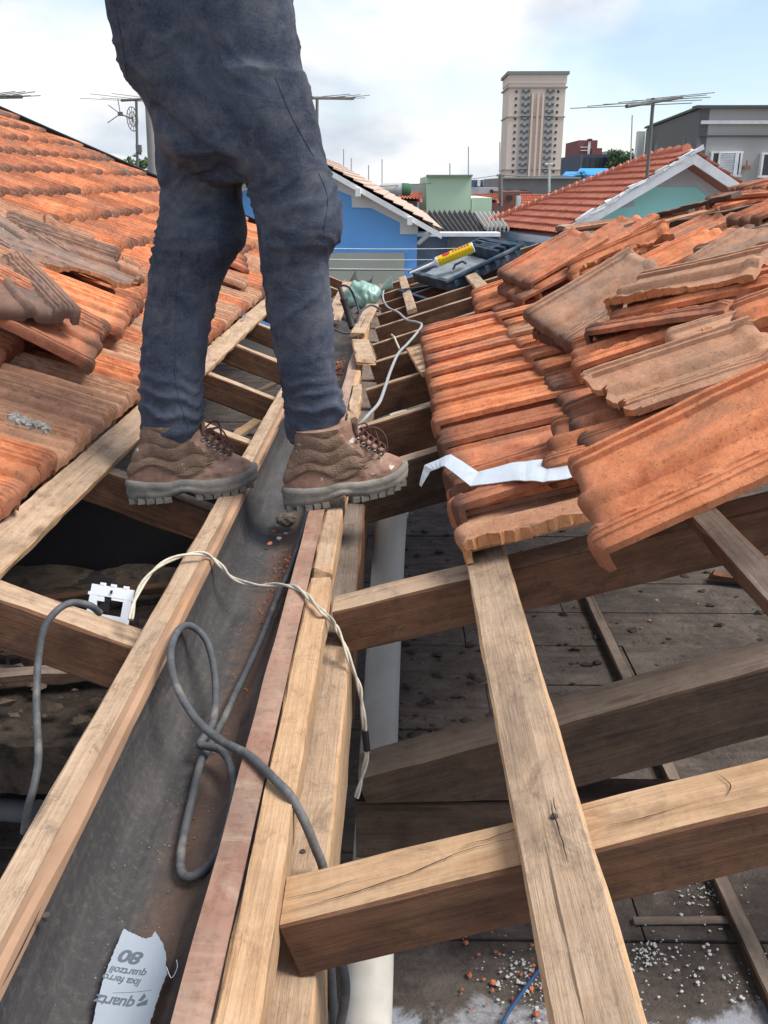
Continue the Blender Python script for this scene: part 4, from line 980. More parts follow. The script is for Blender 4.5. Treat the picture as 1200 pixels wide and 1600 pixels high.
def boot(heel, yaw, pitch, roll, lace_seed):
    L = .322
    M = Matrix.Translation(V(heel) - person.location) @ Matrix.Rotation(R(yaw), 4, 'Z') @ Matrix.Rotation(R(-pitch), 4, 'Y') @ Matrix.Rotation(R(roll), 4, 'X')
    XF = [(.03, .316), (.045, .320), (.060, .319), (.070, .313), (.080, .302), (.090, .284), (.100, .266), (.112, .249), (.125, .233), (.14, .216), (.155, .202), (.175, .190), (.205, .182)]
    XB = [(.03, .002), (.05, .0), (.075, .005), (.10, .014), (.13, .030), (.16, .046), (.205, .054)]
    WM = [(0, .034), (.08, .035), (.14, .037), (.20, .045), (.255, .049), (.32, .045)]
    def ring(z, grow=0.0, n=96):
        xb = interp(XB, z) - grow; xf = interp(XF, z) + grow; out = []
        zf = 1.0 if z < .06 else (1.0 - .10 * min(1, (z - .06) / .06))
        sh = max(0, min(1, (z - .10) / .05))
        for k in range(n):
            th = 2 * math.pi * k / n; tt = (1 - math.cos(th)) / 2; x = xb + (xf - xb) * tt
            w = (interp(WM, x) * zf * (1 - sh) + .037 * sh + grow) * (1 - abs(2 * tt - 1) ** (2.8 - .7 * sh)) ** .5
            if z > .066 and x > .2: w *= 1 - .35 * min(1, (z - .066) / .04)
            out.append(V((x, math.copysign(w, math.sin(th)) if abs(math.sin(th)) > 1e-6 else 0, z)))
        return out
    root = bpy.data.objects.new('boot', None); COL.objects.link(root); root.parent = person; root.matrix_basis = M; root.empty_display_size = .05
    b = MB(); zs = [.030 + .162 * i / 100 for i in range(101)]; rings = [ring(z) for z in zs]
    # creases, panels and quilting
    for r, z in zip(rings, zs):
        for q in r:
            nrm = V((0, math.copysign(1, q.y), 0)) if abs(q.y) > .01 else V((math.copysign(1, q.x - .15), 0, 0))
            d = noise.fractal(V((q.x * 22, q.y * 12 + lace_seed, q.z * 30)), 1, 2, 3) * .0018
            d += -.0022 * math.exp(-((q.x - .205 + (z - .07) * .5) / .004) ** 2) * (z < .1)
            d += .0016 * math.sin(q.x * 210 + z * 90) * (1 if .18 < q.x < .25 and z > .062 else 0)
            xf = interp(XF, z)
            lim = .078 + .018 * math.cos((q.x - .06) * 38)
            if z > lim and q.x < xf - .044:
                d += .0015 + .0042 * abs(math.sin((z - .078 + .008 * math.sin(q.x * 62 + 1)) * 92)) ** .45 * min(1, (z - lim) / .006)
            q += nrm * d
    b.loft(rings, 0, True)
    k = 44; 
    for fi, f in enumerate(b.f):
        if len(f) == 4:
            c = sum((b.v[i] for i in f), V()) / 4
            if c.z > .078 + .018 * math.cos((c.x - .06) * 38) and c.x < interp(XF, c.z) - .044: b.m[fi] = 1
    o = link('boot_upper', b.mesh('boot_upper'), root, [M_LEA, M_PAD])
    s = MB(); rr = []
    for z, g in ((.009, -.001), (.011, .004), (.026, .0065), (.031, .005), (.036, .0075), (.046, .006), (.050, .002), (.051, -.006)):
        r = ring(.04, g)
        for q in r:
            arch = math.exp(-((q.x - .132) / .030) ** 2); toe = max(0, q.x - .22) / .10
            heel_up = .012 * max(0, 1 - q.x / .10)
            q.z = z + arch * (.014 if z < .03 else .007) + toe ** 2 * .018 + (heel_up if z > .03 else 0) + noise.noise(q * 40) * .0008
        rr.append(r)
    s.loft(rr); link('sole', s.mesh('sole'), root, M_SOLE)
    for nm, xs in (('heel_tread', [.008, .029, .050, .071, .091]), ('toe_tread', [.168, .190, .212, .234, .256, .278, .298])):
        l = MB()
        for side in (1, -1):
            for x in xs:
                w = interp(WM, x) * (1 - abs(2 * (x / .32) - 1) ** 2.8) ** .5; toe = (max(0, x - .22) / .10) ** 2 * .018
                l.box((x, side * (w * .60 + .003), .0075 + toe), (.0190, w * .80 + .003, .0150), 0, None, .0010)
        l.box(((xs[0] + xs[-1]) / 2, 0, .011), (xs[-1] - xs[0], .02, .006))
        link(nm, l.mesh(nm), root, M_TREAD)
    # laces, eyelets and tongue
    tg = MB(); pts = [V((.262, 0, .103)), V((.240, 0, .120)), V((.216, 0, .143)), V((.198, 0, .168)), V((.198, 0, .196))]
    ringz = []
    for i, p in enumerate(catmull(pts, 4)):
        w = .020 + .004 * (i / 16); ringz.append([p + V((-.004, -w, -.004)), p + V((.003, -w * .6, .002)), p + V((.005, 0, .004)), p + V((.003, w * .6, .002)), p + V((-.004, w, -.004)), p + V((-.010, 0, -.008))])
    tg.loft(ringz); link('tongue', tg.mesh('tongue'), root, M_LEA)
    rows = [(.256, .106), (.242, .118), (.228, .130), (.215, .143), (.203, .157)]
    ey = MB(); lc = []
    for (x, z) in rows:
        for sd in (-1, 1):
            c = V((x - .012, sd * .027, z - .004)); pts = [c + V((.0045 * math.cos(a * math.pi / 5) , sd * .003, .0045 * math.sin(a * math.pi / 5))) for a in range(11)]
            ey = MB(); ey.tube(pts, .0014, 6, cap=False); link('eyelet', ey.mesh('eyelet'), root, M_EYE)
    lm = MB(); rg = random.Random(lace_seed)
    for i in range(len(rows)):
        x, z = rows[i]; x2, z2 = rows[min(i + 1, 4)]
        for sd in (-1, 1):
            a = V((x - .010, sd * .031, z - .003)); m1 = V((x + .009, sd * .014, z + .008)); m2 = V(((x + x2) / 2 + .012, 0, (z + z2) / 2 + .012)); e = V((x2 - .010, -sd * .031, z2 - .002))
            lm.tube(catmull([a, m1, m2, V((x2 + .008, -sd * .014, z2 + .008)), e], 5), .0022, 7)
    for sd, ln in ((-1, 1.0), (-1, .75), (1, .8)):
        a = V((.200, sd * .02, .166)); pp = [a, a + V((.030, sd * .012, .014 * ln)), a + V((.052 * ln, sd * .020, -.012)), a + V((.056 * ln, sd * .026, -.050 * ln)), a + V((.035, sd * .024, -.040 * ln))]
        lm.tube(catmull([q + V([rg.uniform(-.004, .004) for _ in range(3)]) for q in pp], 7), .0021, 7)
    link('laces', lm.mesh('laces'), root, M_LACE)
    return root
boot((-.662, 2.098, -.742), 19, 1.0, 0, 3)
boot((-.266, 2.055, -.7455), 22, 5.0, 0, 8)
# ---------------------------------------------------------------- cables
M_CAB = flat('grey_rubber_cable', (0.075, 0.078, 0.085), 0.6, 0.25, 30, 0.3, dirt=(0.28, 0.26, 0.23), damt=0.75, dsc=12, dlo=0.5, dhi=0.72)
M_WCAB = flat('dirty_white_cable', (0.50, 0.46, 0.38), 0.6, 0.2, 30, 0.3, dirt=(0.22, 0.18, 0.14), damt=0.6, dsc=14)
M_TAPE = flat('black_tape', (0.015, 0.015, 0.018), 0.5)
def tube_obj(name, pts, r, mat, label, cat, n=8, seg=10, group=None):
    b = MB(); b.tube(catmull(pts, n), r, seg); return tag(b.build(name, mat), label, cat, group)
tube_obj('electric_cable', [atz(*q) for q in ((156, 958, -.705), (140, 946, -.68), (112, 942, -.672), (88, 955, -.675), (68, 985, -.70), (59, 1040, -.75), (57, 1110, -.80), (60, 1180, -.835), (54, 1225, -.85), (44, 1262, -.88), (38, 1300, -.93))], .0062, M_CAB, 'grey cable looped over the near left rafter and hanging into the hole', 'cable')
S = [(484, 790, -.80), (478, 812, -.803), (464, 860, -.805), (450, 898, -.805), (436, 928, -.808), (410, 994, -.815), (385, 1049, -.822), (367, 1086, -.825), (341, 1141, -.825), (323, 1174, -.826), (312, 1196, -.826), (302, 1240, -.828), (290, 1292, -.828), (282, 1340, -.828), (286, 1366, -.826), (304, 1369, -.822), (330, 1347, -.818), (350, 1314, -.812), (361, 1273, -.806), (367, 1228, -.80), (359, 1192, -.80), (345, 1172, -.803), (323, 1166, -.806), (312, 1163, -.805), (319, 1152, -.802), (332, 1130, -.80), (337, 1093, -.795), (335, 1049, -.785), (326, 1009, -.770), (312, 987, -.755), (293, 977, -.735), (277, 987, -.720), (267, 1016, -.712), (270, 1053, -.718), (286, 1093, -.735), (312, 1130, -.748), (348, 1159, -.748), (385, 1178, -.735), (414, 1203, -.732), (436, 1225, -.733), (454, 1244, -.738), (475, 1282, -.765), (492, 1323, -.80), (506, 1363, -.84)]
sp = [atz(*q) for q in S]; e = sp[-1]
sp += [e + V((.004, -.01, -.07)), e + V((.012, -.05, -.22)), e + V((.02, -.16, -.45))]
tube_obj('electric_cable', sp, .0063, M_CAB, 'long grey cable curled in loops in the gutter and over the pale batten', 'cable')
tube_obj('electric_cable', [aty(535, 1505, .86), aty(540, 1550, .86), aty(532, 1600, .86), aty(520, 1660, .86)], .0063, M_CAB, 'black cable end below the near right rafter beside the pipe', 'cable')
wp = [atz(*q) for q in ((204, 968, -.73), (212, 935, -.71), (228, 905, -.70), (255, 880, -.705), (290, 867, -.715), (322, 866, -.72), (345, 884, -.745), (365, 904, -.765), (398, 914, -.765), (430, 914, -.75), (455, 916, -.737), (475, 926, -.732), (490, 942, -.732), (506, 958, -.735))]
wp += [aty(522, 975, 1.52), aty(536, 1003, 1.50), aty(549, 1040, 1.47), aty(561, 1072, 1.46), aty(566, 1105, 1.45), aty(571, 1150, 1.44), aty(573, 1180, 1.44), aty(566, 1212, 1.44), aty(557, 1246, 1.44)]
t = thing('twisted_wire', wp[5], 'pale twisted pair of wires crossing the gutter, ending in black tape beside the pipe', 'cable')
cp = catmull(wp, 14)
for s in (0, math.pi):
    pp = []
    for i, p in enumerate(cp):
        d = (cp[min(i + 1, len(cp) - 1)] - cp[max(i - 1, 0)]).normalized(); u = d.cross(V((0, 0, 1))).normalized(); v = d.cross(u); a = s + i * .16
        pp.append(p + (u * math.cos(a) + v * math.sin(a)) * .0026)
    b = MB(); b.tube(pp, .0027, 8); b.build('wire', M_WCAB, t)
b = MB(); i0 = len(cp) - 46; b.tube(cp[i0:i0 + 14], .0068, 10); b.build('tape', M_TAPE, t)
fp = [PR(x, y, h) for (x, y, h) in ((562, 690, -.02), (560, 668, .0), (574, 650, .02), (592, 630, .025), (602, 604, .03), (610, 580, .03), (622, 553, .035), (636, 538, .035), (650, 522, .04), (659, 508, .04), (650, 503, .04), (636, 500, .035), (622, 488, .03), (606, 480, .03), (599, 468, .03), (599, 456, .035), (603, 450, .05))]
tube_obj('grey_wire', fp, .0062, flat('pale_grey_wire', (0.30, 0.31, 0.32), 0.6, 0.15, 20, 0.2), 'light grey wire snaking over the right rafters from the boot laces to the green bag', 'cable')
tube_obj('grey_wire', [PR(x, y, .03) for (x, y) in ((556, 490), (566, 482), (580, 478), (592, 486), (578, 486), (566, 492))], .005, M_CAB, 'short dull grey wire bent over the plank at the green bag', 'cable')
tube_obj('blue_string', [atz(x, y, FLZ + .02) for (x, y) in ((868, 1448), (855, 1495), (820, 1545), (790, 1590), (770, 1640))], .004, flat('blue_string', (0.02, 0.06, 0.16), 0.7), 'thin dark blue string on the attic boards left of the long lath', 'string')
tube_obj('wire_stub', [PR(x, y, .01) for (x, y) in ((612, 523), (616, 527), (620, 536), (624, 545))], .005, M_WCAB, 'short bent wire stub hanging on a far right rafter', 'wire')

# ---------------------------------------------------------------- white mounting plate beside the rafter
M_WHITE = flat('white_plastic', (0.80, 0.83, 0.86), 0.4, 0.04, 10, 0.05)
def plate():
    a = aty(172, 944, 1.53); t = thing('mounting_plate', a, 'white plastic switch mounting plate with a square opening, propped behind the near left rafter', 'plate')
    b = MB(); W, H, T = .086, .066, .006
    def bx(x0, x1, z0, z1, T=T, y=0): b.box(((x0 + x1) / 2, y, (z0 + z1) / 2), (x1 - x0, T, z1 - z0))
    bx(-W / 2, W / 2, H / 2 - .020, H / 2); bx(-W / 2, -W / 2 + .016, -H / 2, H / 2 - .0203, .0062); bx(W / 2 - .016, W / 2, -H / 2, H / 2 - .0203, .0062); bx(-W / 2 + .0163, W / 2 - .0163, -H / 2, -H / 2 + .012)
    for x in (-.026, -.004, .022): bx(x, x + .009, H / 2 + .0002, H / 2 + .005, .007)
    for z in (-.012, .012): bx(W / 2 + .0002, W / 2 + .005, z, z + .006, .007); bx(-W / 2 - .004, -W / 2 - .0002, z, z + .006, .007)
    bx(-W / 2 + .0165, -W / 2 + .030, H / 2 - .030, H / 2 - .0203, .005); bx(.002, W / 2 - .0165, H / 2 - .025, H / 2 - .0203, .005)
    M = Matrix.Rotation(R(-10), 4, 'Z') @ Matrix.Rotation(R(-28), 4, 'X') @ Matrix.Rotation(R(4), 4, 'Y')
    me = b.mesh('plate_frame'); o = link('plate_frame', me, t, M_WHITE); o.matrix_basis = M
    b = MB(); b.tube([V((.0, -.0042, H / 2 - .013)), V((.0, -.0042, H / 2 - .007))], .0022, 10); o = link('screw_slot', b.mesh('screw_slot'), t, M_TAPE); o.matrix_basis = M
    b = MB(); b.box((-.012, .006, -.006), (.020, .008, .020)); b.box((-.006, .002, .010), (.012, .006, .006)); o = link('terminal', b.mesh('terminal'), t, M_TAPE); o.matrix_basis = M
plate()

# ---------------------------------------------------------------- sandpaper sheet with its print
def sandpaper():
    zz = -.8275
    outl = [(193, 1450), (207, 1457), (226, 1467), (238, 1465), (243, 1456), (253, 1474), (260, 1495), (261, 1520), (262, 1530), (252, 1555), (244, 1580), (234, 1612), (222, 1650), (214, 1690), (132, 1690), (138, 1640), (143, 1605), (150, 1570), (157, 1542), (168, 1510), (180, 1480)]
    P = [atz(x, y, zz) for x, y in outl]; c = sum(P, V()) / len(P)
    t = thing('sandpaper', c, 'torn grey blue sheet of printed sandpaper lying in the gutter at the bottom', 'sandpaper')
    def lift(p): 
        q = V(p); q.z = zz + .006 * math.sin((q.x + .5) * 26) + .018 * max(0, (q.x - c.x) / .06) ** 2 * .35 + .004; return q
    bm = bmesh.new(); vs = [bm.verts.new(p) for p in P]; f = bm.faces.new(vs)
    bmesh.ops.triangulate(bm, faces=[f]); bmesh.ops.subdivide_edges(bm, edges=bm.edges, cuts=7, use_grid_fill=True)
    rg = random.Random(2)
    for v in bm.verts:
        if v.is_boundary: v.co += V((rg.uniform(-.0006, .0006), rg.uniform(-.0006, .0006), 0))
        v.co = lift(v.co)
    bmesh.ops.recalc_face_normals(bm, faces=bm.faces)
    me = bpy.data.meshes.new('sheet'); bm.to_mesh(me); bm.free(); me.transform(t.matrix_basis.inverted())
    m = flat('sandpaper_back', (0.30, 0.345, 0.40), 0.8, 0.06, 9, 0.15, dirt=(0.24, 0.26, 0.29), damt=0.4)
    o = link('sheet', me, t, m); so = o.modifiers.new('s', 'SOLIDIFY'); so.thickness = .0008; so.offset = -1
    ink = flat('grey_ink', (0.10, 0.12, 0.15), 0.8, 0.1, 20, 0)
    def text(body, px, py, dpx, dpy, size, name, bold=0.0, sx=1.0):
        cu = bpy.data.curves.new(name, 'FONT'); cu.body = body; cu.size = size; cu.align_x = 'LEFT'; cu.align_y = 'BOTTOM'; cu.offset = bold; cu.resolution_u = 3; cu.space_character = .95
        to = bpy.data.objects.new(name, cu); COL.objects.link(to); bpy.context.view_layer.update()
        me = bpy.data.meshes.new_from_object(to.evaluated_get(bpy.context.evaluated_depsgraph_get())); bpy.data.objects.remove(to)
        bm = bmesh.new(); bm.from_mesh(me); bmesh.ops.subdivide_edges(bm, edges=[e for e in bm.edges if e.calc_length() > .006], cuts=2); bmesh.ops.triangulate(bm, faces=bm.faces)
        a = atz(px, py, zz); d = (atz(px + dpx, py + dpy, zz) - a).normalized(); u = V((0, 0, 1)).cross(d)
        for v in bm.verts: q = a + d * v.co.x * sx + u * v.co.y; q = lift(q); q.z += .0010; v.co = q
        bm.to_mesh(me); bm.free(); me.transform(t.matrix_basis.inverted()); link(name, me, t, ink)
    text('80', 230, 1486, -140, -34, .0235, 'lettering_number', .0009, 1.25)
    text('quartzoli', 233, 1517, -500, -105, .0135, 'lettering_quartzolit', .0003)
    text('lixa ferro', 224, 1530, -480, -110, .0135, 'lettering_lixa_ferro', .0003)
    text('quartz', 216, 1560, -480, -95, .0190, 'lettering_quartz', .0005)
    b = MB(); a = atz(238, 1553, zz); e = atz(176, 1551, zz); n = 10
    ps = [a.lerp(e, i / n) for i in range(n + 1)]; b.v = []
    for p in ps: q = lift(p); q.z += .001; b.v += [q, q + V((0, .0006, 0))]
    for i in range(n): b.f.append((2 * i, 2 * i + 1, 2 * i + 3, 2 * i + 2)); b.m.append(0); b.sm.append(False)
    b.build('printed_rule', ink, t)
    b = MB()
    for pts in (((214, 1572), (232, 1567), (230, 1575), (214, 1576)), ((216, 1567), (226, 1556), (229, 1562), (222, 1568))):
        b.add([lift(atz(x, y, zz)) + V((0, 0, .0012)) for x, y in pts], [(0, 1, 2, 3)])
    b.build('printed_emblem', ink, t)
    b = MB(); b.tube(catmull([lift(P[7]) + V((0, 0, .002)), atz(268, 1528, zz + .008), atz(277, 1512, zz + .010), atz(276, 1500, zz + .012)], 6), .0005, 5); b.build('loose_thread', M_WHITE, t)
sandpaper()

# ---------------------------------------------------------------- bent metal strip
def metal_strip():
    T = [(655, 757, .055), (663, 727, .082), (704, 709, .10), (747, 737, .082), (799, 723, .088), (857, 717, .088), (886, 720, .086), (925, 695, .086), (965, 672, .086)]
    Bq = [(658, 760, .055), (672, 736, .078), (694, 727, .095), (735, 759, .080), (767, 758, .086), (803, 750, .085), (848, 752, .086), (884, 748, .084), (935, 730, .082), (990, 705, .082)]
    Bq = Bq[:1] + Bq[1:3] + Bq[3:4] + Bq[5:]
    a = [PR(x, y, h + .026) for x, y, h in T]; c = [PR(x, y, h + .026) for x, y, h in Bq]
    t = MB(); n = 5
    rows = []
    for i in range(len(a) - 1):
        for k in range(n):
            u = k / n; rows.append((a[i].lerp(a[i + 1], u), c[i].lerp(c[i + 1], u)))
    rows.append((a[-1], c[-1])); b = MB(); th = NR * .0016
    rings = []
    for p, q in rows:
        w = NR * noise.noise(p * 60) * .002; rings.append([p + w, q + w, q + w - th, p + w - th])
    b.loft(rings, 0, False)
    m = flat('galvanised_metal', (0.60, 0.66, 0.72), 0.45, 0.08, 12, 0.15, 0.35, 0.5, dirt=(0.30, 0.27, 0.24), damt=0.35, dsc=10)
    tag(b.build('metal_strip', m), 'zigzag bent silver metal strip lying on the right tiles by the toe of the boot', 'metal strip')
metal_strip()

# ---------------------------------------------------------------- toolbox, sealant tube, bag and tool
M_BLUE = flat('dusty_blue_plastic', (0.022, 0.042, 0.07), 0.6, 0.25, 8, 0.2, dirt=(0.20, 0.23, 0.26), damt=0.6, dsc=5, dlo=0.5, dhi=0.72)
M_TRAY = flat('mortar_grey', (0.22, 0.25, 0.28), 0.9, 0.15, 10, 0.5)
def toolbox():
    c = [aty(690, 462, 6.0), aty(800, 408, 6.25), aty(758, 388, 6.7), aty(648, 440, 6.45)]
    t = thing('toolbox', c[3], 'open dark blue plastic toolbox with a dusty grey inside, resting on the far rafters', 'toolbox')
    o = c[3]; ex = ((c[2] - c[3]) + (c[1] - c[0])) / 2; ey = ((c[0] - c[3]) + (c[1] - c[2])) / 2
    L = ex.length; W = ey.length; ex.normalize(); n = ex.cross(ey).normalized()
    if n.z < 0: n = -n
    ey = n.cross(ex) * (1 if n.cross(ex).dot(ey) > 0 else -1); ey.normalize()
    M = Matrix((ex, ey, n)).transposed().to_4x4(); M.translation = V((0, 0, 0))
    print('toolbox', L, W)
    def pan(name, x0, y0, L, W, H, tilt, z0, parent, mouth=True):
        b = MB(); th = .012; w = .02
        b.box((L / 2, W / 2, .006), (L, W, .012)); 
        for (c2, s2) in (((L / 2, th / 2, H / 2 + .0125), (L, th, H)), ((L / 2, W - th / 2, H / 2 + .0125), (L, th, H)), ((th / 2, W / 2, H / 2 + .0125), (th, W - 2 * th - .001, H)), ((L - th / 2, W / 2, H / 2 + .0125), (th, W - 2 * th - .001, H))): b.box(c2, s2)
        for (c2, s2) in (((L / 2, -w / 2, H + .006), (L + 2 * w, w, .014)), ((L / 2, W + w / 2, H + .006), (L + 2 * w, w, .014)), ((-w / 2, W / 2, H + .0055), (w, W, .014)), ((L + w / 2, W / 2, H + .0055), (w, W, .014))): b.box(c2, s2)
        for i in range(7): b.box((L * (.08 + i * .14), -w - .006, H * .62), (.03, .011, H * .5)); b.box((L * (.08 + i * .14), W + w + .006, H * .62), (.03, .011, H * .5))
        o = link(name, b.mesh(name), parent, M_BLUE); o.matrix_basis = M @ Matrix.Translation((x0, y0, z0)) @ Matrix.Rotation(R(tilt), 4, 'Y')
        return o
    p = pan('lid', 0, 0, L, W, .07, 0, .0, t)
    b = MB(); vs = []; nx, ny = 20, 10
    for j in range(ny + 1):
        for i in range(nx + 1): vs.append((.014 + (L - .03) * .72 * i / nx, .014 + (W - .028) * j / ny, .030 + .012 * noise.noise(V((i * .5, j * .5, 3)))))
    b.add(vs, [(j * (nx + 1) + i, j * (nx + 1) + i + 1, (j + 1) * (nx + 1) + i + 1, (j + 1) * (nx + 1) + i) for j in range(ny) for i in range(nx)], 0, True)
    o2 = link('tray_lining', b.mesh('tray_lining'), t, M_TRAY); o2.matrix_basis = M
    b = MB()
    for i in range(5): b.box((L * (.77 + .045 * i), W * (.5 + .1 * (-1) ** i), .055), (L * .035, W * .6, .075), 0, None, .004)
    o3 = link('insert', b.mesh('insert'), t, M_BLUE); o3.matrix_basis = M
    pan('base', -.16, .02, .34, W * .8, .09, 16, -.10, t)
    b = MB(); b.tube([V((L * .3, W * .55, .05)), V((L * .34, W * .55, .075)), V((L * .44, W * .55, .075)), V((L * .48, W * .55, .05))], .008, 8); o4 = link('handle', b.mesh('handle'), t, M_BLUE); o4.matrix_basis = M
    # sealant tube lying on the box
    f = M.to_3x3(); org = c[3]
    s0 = org + f @ V((-.03, W * .42, .085)); s1 = org + f @ V((.55 * L, W * .18, .150))
    s0 = on_plane(640, 427, org + n * .10, n); s1 = on_plane(740, 386, org + n * .15, n)
    d = (s1 - s0).normalized(); Lt = (s1 - s0).length; r = .034
    tt = thing('sealant_tube', s0, 'yellow sealant cartridge with a white nozzle lying across the blue toolbox', 'sealant tube')
    def cyl(name, ts, rs, mat, seg=24):
        b = MB(); b.tube([s0 + d * Lt * q for q in ts], rs, seg); return b.build(name, mat, tt)
    cyl('nozzle', [0, .12, .36, .40], [.006, .008, .013, .016], M_WHITE)
    cyl('shoulder', [.40, .425, .455], [.018, r, r], M_WHITE)
    cyl('cartridge', [.456, .985], [r, r], flat('yellow_label', (0.80, 0.58, 0.02), 0.4, 0.04, 10, 0.03))
    cyl('end_cap', [.9855, 1.0], [r * .98, r * .98], M_WHITE)
    u = d.cross(V((0, 0, 1))).normalized(); v = u.cross(d)
    if u.dot(ray(690, 400)) > 0: u = -u
    red = flat('red_print', (0.55, 0.03, 0.03), 0.4, 0.05, 10, 0); dk = flat('orange_print', (0.60, 0.25, 0.01), 0.4, 0.05, 10, 0)
    if v.z < 0: v = -v
    def patch(t0, t1, a0, a1, mat, name, ell=False):
        b = MB(); n = 12; rows = []
        for i in range(n + 1):
            s = i / n; k = math.sqrt(max(0, 1 - (2 * s - 1) ** 2)) if ell else 1; am = (a0 + a1) / 2; ah = (a1 - a0) / 2 * max(k, .02)
            rows.append([s0 + d * Lt * (t0 + (t1 - t0) * s) + (u * math.cos(am + ah * q) + v * math.sin(am + ah * q)) * (r + .0012) for q in (-1, -.5, 0, .5, 1)])
        b.loft(rows, 0, True, False, False); b.build(name, mat, tt)
    patch(.53, .66, .55, 1.5, red, 'red_emblem', True); patch(.458, .50, -.4, 2.4, dk, 'print_band')
    for i in range(6): patch(.69 + .045 * i, .72 + .045 * i, .75, 1.25 + .1 * (i % 2), red, 'print_mark')
    for i in range(9): patch(.52 + .05 * i, .545 + .05 * i, -.05, .15, dk, 'print_mark')
toolbox()
def bag():
    c = aty(567, 466, 6.0); t = NT('green_plastic_film'); a = t.coord('Object', (1, 1, 1), False)
    m = t.out(t.ramp(t.noise(a, 8, 5), [(0.3, (0.24, 0.42, 0.36)), (0.7, (0.36, 0.55, 0.48))]), 0.35, t.noise(a, 14, 6, 0.6), 0.6, 0.01, 0, 0.5)
    t.b.inputs['Transmission Weight'].default_value = 0.25
    b = MB(); rings = []
    for i in range(33):
        u = i / 32; ph = math.pi * u; cx = -.125 + .25 * u; rr = .118 * math.sin(ph) ** .6 * (1 - .35 * u)
        ring = []
        for k in range(40):
            th = 2 * math.pi * k / 40; d = V((0, math.cos(th), math.sin(th)))
            q = V((cx, 0, .02 - .03 * u * 0)) + d * rr; cr = noise.turbulence(q * 9 + V((2, 0, 0)), 4, False) * .045 + abs(noise.noise(q * 22)) * .02
            q = q + d * (cr - .02) * math.sin(ph); q.z = max(q.z, -.10 + .01 * math.sin(th * 3)); ring.append(q)
        rings.append(ring)
    b.loft(rings); rr = []
    for i in range(10):
        u = i / 9; rr.append([V((.12 + .07 * u, 0, .04 + .03 * u)) + V((0, math.cos(k * math.pi / 6), math.sin(k * math.pi / 6))) * (.012 + .028 * u * (1 + .5 * math.sin(k * 2.0))) for k in range(12)])
    e = thing('plastic_bag', c, 'translucent green plastic bag knotted at one end, at the far end of the gutter', 'bag')
    o = link('bag_body', b.mesh('bag_body'), e, m); b = MB(); b.loft(rr); o2 = link('bag_neck', b.mesh('bag_neck'), e, m)
    for q in (o, o2): q.matrix_basis = Matrix.Rotation(R(-8), 4, 'Y') @ Matrix.Scale(1.08, 4)
    m2 = flat('black_tool_plastic', (0.025, 0.025, 0.028), 0.5, 0.2, 20, 0.2)
    p0 = aty(531, 450, 5.0); p1 = aty(551, 512, 4.9)
    e = thing('black_tool', p1, 'black rod shaped tool with a cord leaning in the gutter beside the green bag', 'tool')
    b = MB(); b.tube([p0.lerp(p1, q) for q in (0, .25, .27, .33, .35, 1)], [.012, .014, .020, .021, .017, .021], 16); b.build('handle', m2, e)
    b = MB(); b.tube(catmull([p0, aty(535, 446, 5.0), aty(546, 450, 5.0), aty(556, 470, 5.0), aty(562, 492, 4.95)], 8), .006, 8); b.build('cord', m2, e)
    b = MB(); b.tube(catmull([aty(562, 492, 4.95), aty(556, 508, 4.9), aty(545, 520, 4.85), aty(530, 518, 4.85), aty(515, 508, 4.9), aty(505, 495, 4.95)], 8), .006, 8); b.build('coiled_cord', M_CAB, e)
    b = MB(); b.tube(catmull([aty(560, 495, 4.95), aty(566, 485, 5.0), aty(580, 477, 5.1), aty(596, 484, 5.1)], 8), .006, 8); b.build('coiled_cord', M_CAB, e)
bag()

# ---------------------------------------------------------------- crumbs and debris
rg = random.Random(77)
def crumbs(name, spots, mat, label_kind='stuff', sh=(1, 1, .7)):
    b = MB()
    for p, r in spots:
        k = 6; M = Matrix.Rotation(rg.uniform(0, 6.28), 3, V((rg.random(), rg.random(), rg.random() + .1)).normalized())
        vs = [V((0, 0, r)), V((0, 0, -r * .6))] + [V((r * math.cos(a * math.pi * 2 / 5) * rg.uniform(.6, 1.3), r * math.sin(a * math.pi * 2 / 5) * rg.uniform(.6, 1.3), r * rg.uniform(-.2, .3))) for a in range(5)]
        vs = [p + V(((M @ q).x * sh[0], (M @ q).y * sh[1], (M @ q).z * sh[2])) for q in vs]
        b.add(vs, [(0, 2 + i, 2 + (i + 1) % 5) for i in range(5)] + [(1, 2 + (i + 1) % 5, 2 + i) for i in range(5)])
    return tag(b.build(name, mat), kind='stuff')
M_CR = flat('tile_crumb', (0.42, 0.14, 0.07), 0.95, 0.35, 30, 0.5)
sp = []
for i in range(420):
    y = rg.choice([rg.uniform(1.6, 2.05), rg.uniform(.5, 3.2)]); x = -.262 + rg.gauss(0, .016) - (.012 if y < 1.2 else 0)
    r = rg.choice([.0009, .0012, .0016, .0028 if y > 1.3 else .0016]); sp.append((V((x, y, -.838 + r * .5 + max(0, x + .25) * .9)), r))
for i in range(26): sp.append((V((-.243 + rg.gauss(0, .008), rg.uniform(1.75, 2.0), -.826)), rg.uniform(.004, .007)))
for i in range(60): sp.append((V((-.27 + rg.gauss(0, .03), rg.uniform(3.6, 4.6), -.835)), rg.uniform(.006, .013)))
crumbs('tile_crumbs', sp, M_CR)
sp = [(V((rg.uniform(-.37, -.22), rg.uniform(.3, 3.5), -.836)), rg.uniform(.0005, .0013)) for i in range(900)]
sp = [(V((p.x, p.y, -.842 + (max(0, p.x + .25) * .9 + max(0, -.335 - p.x) * .6) + .001)), r) for p, r in sp]
crumbs('gutter_grit', sp, flat('pale_grit', (0.33, 0.27, 0.22), 0.95, 0.4, 60, 0.3))
sp = []
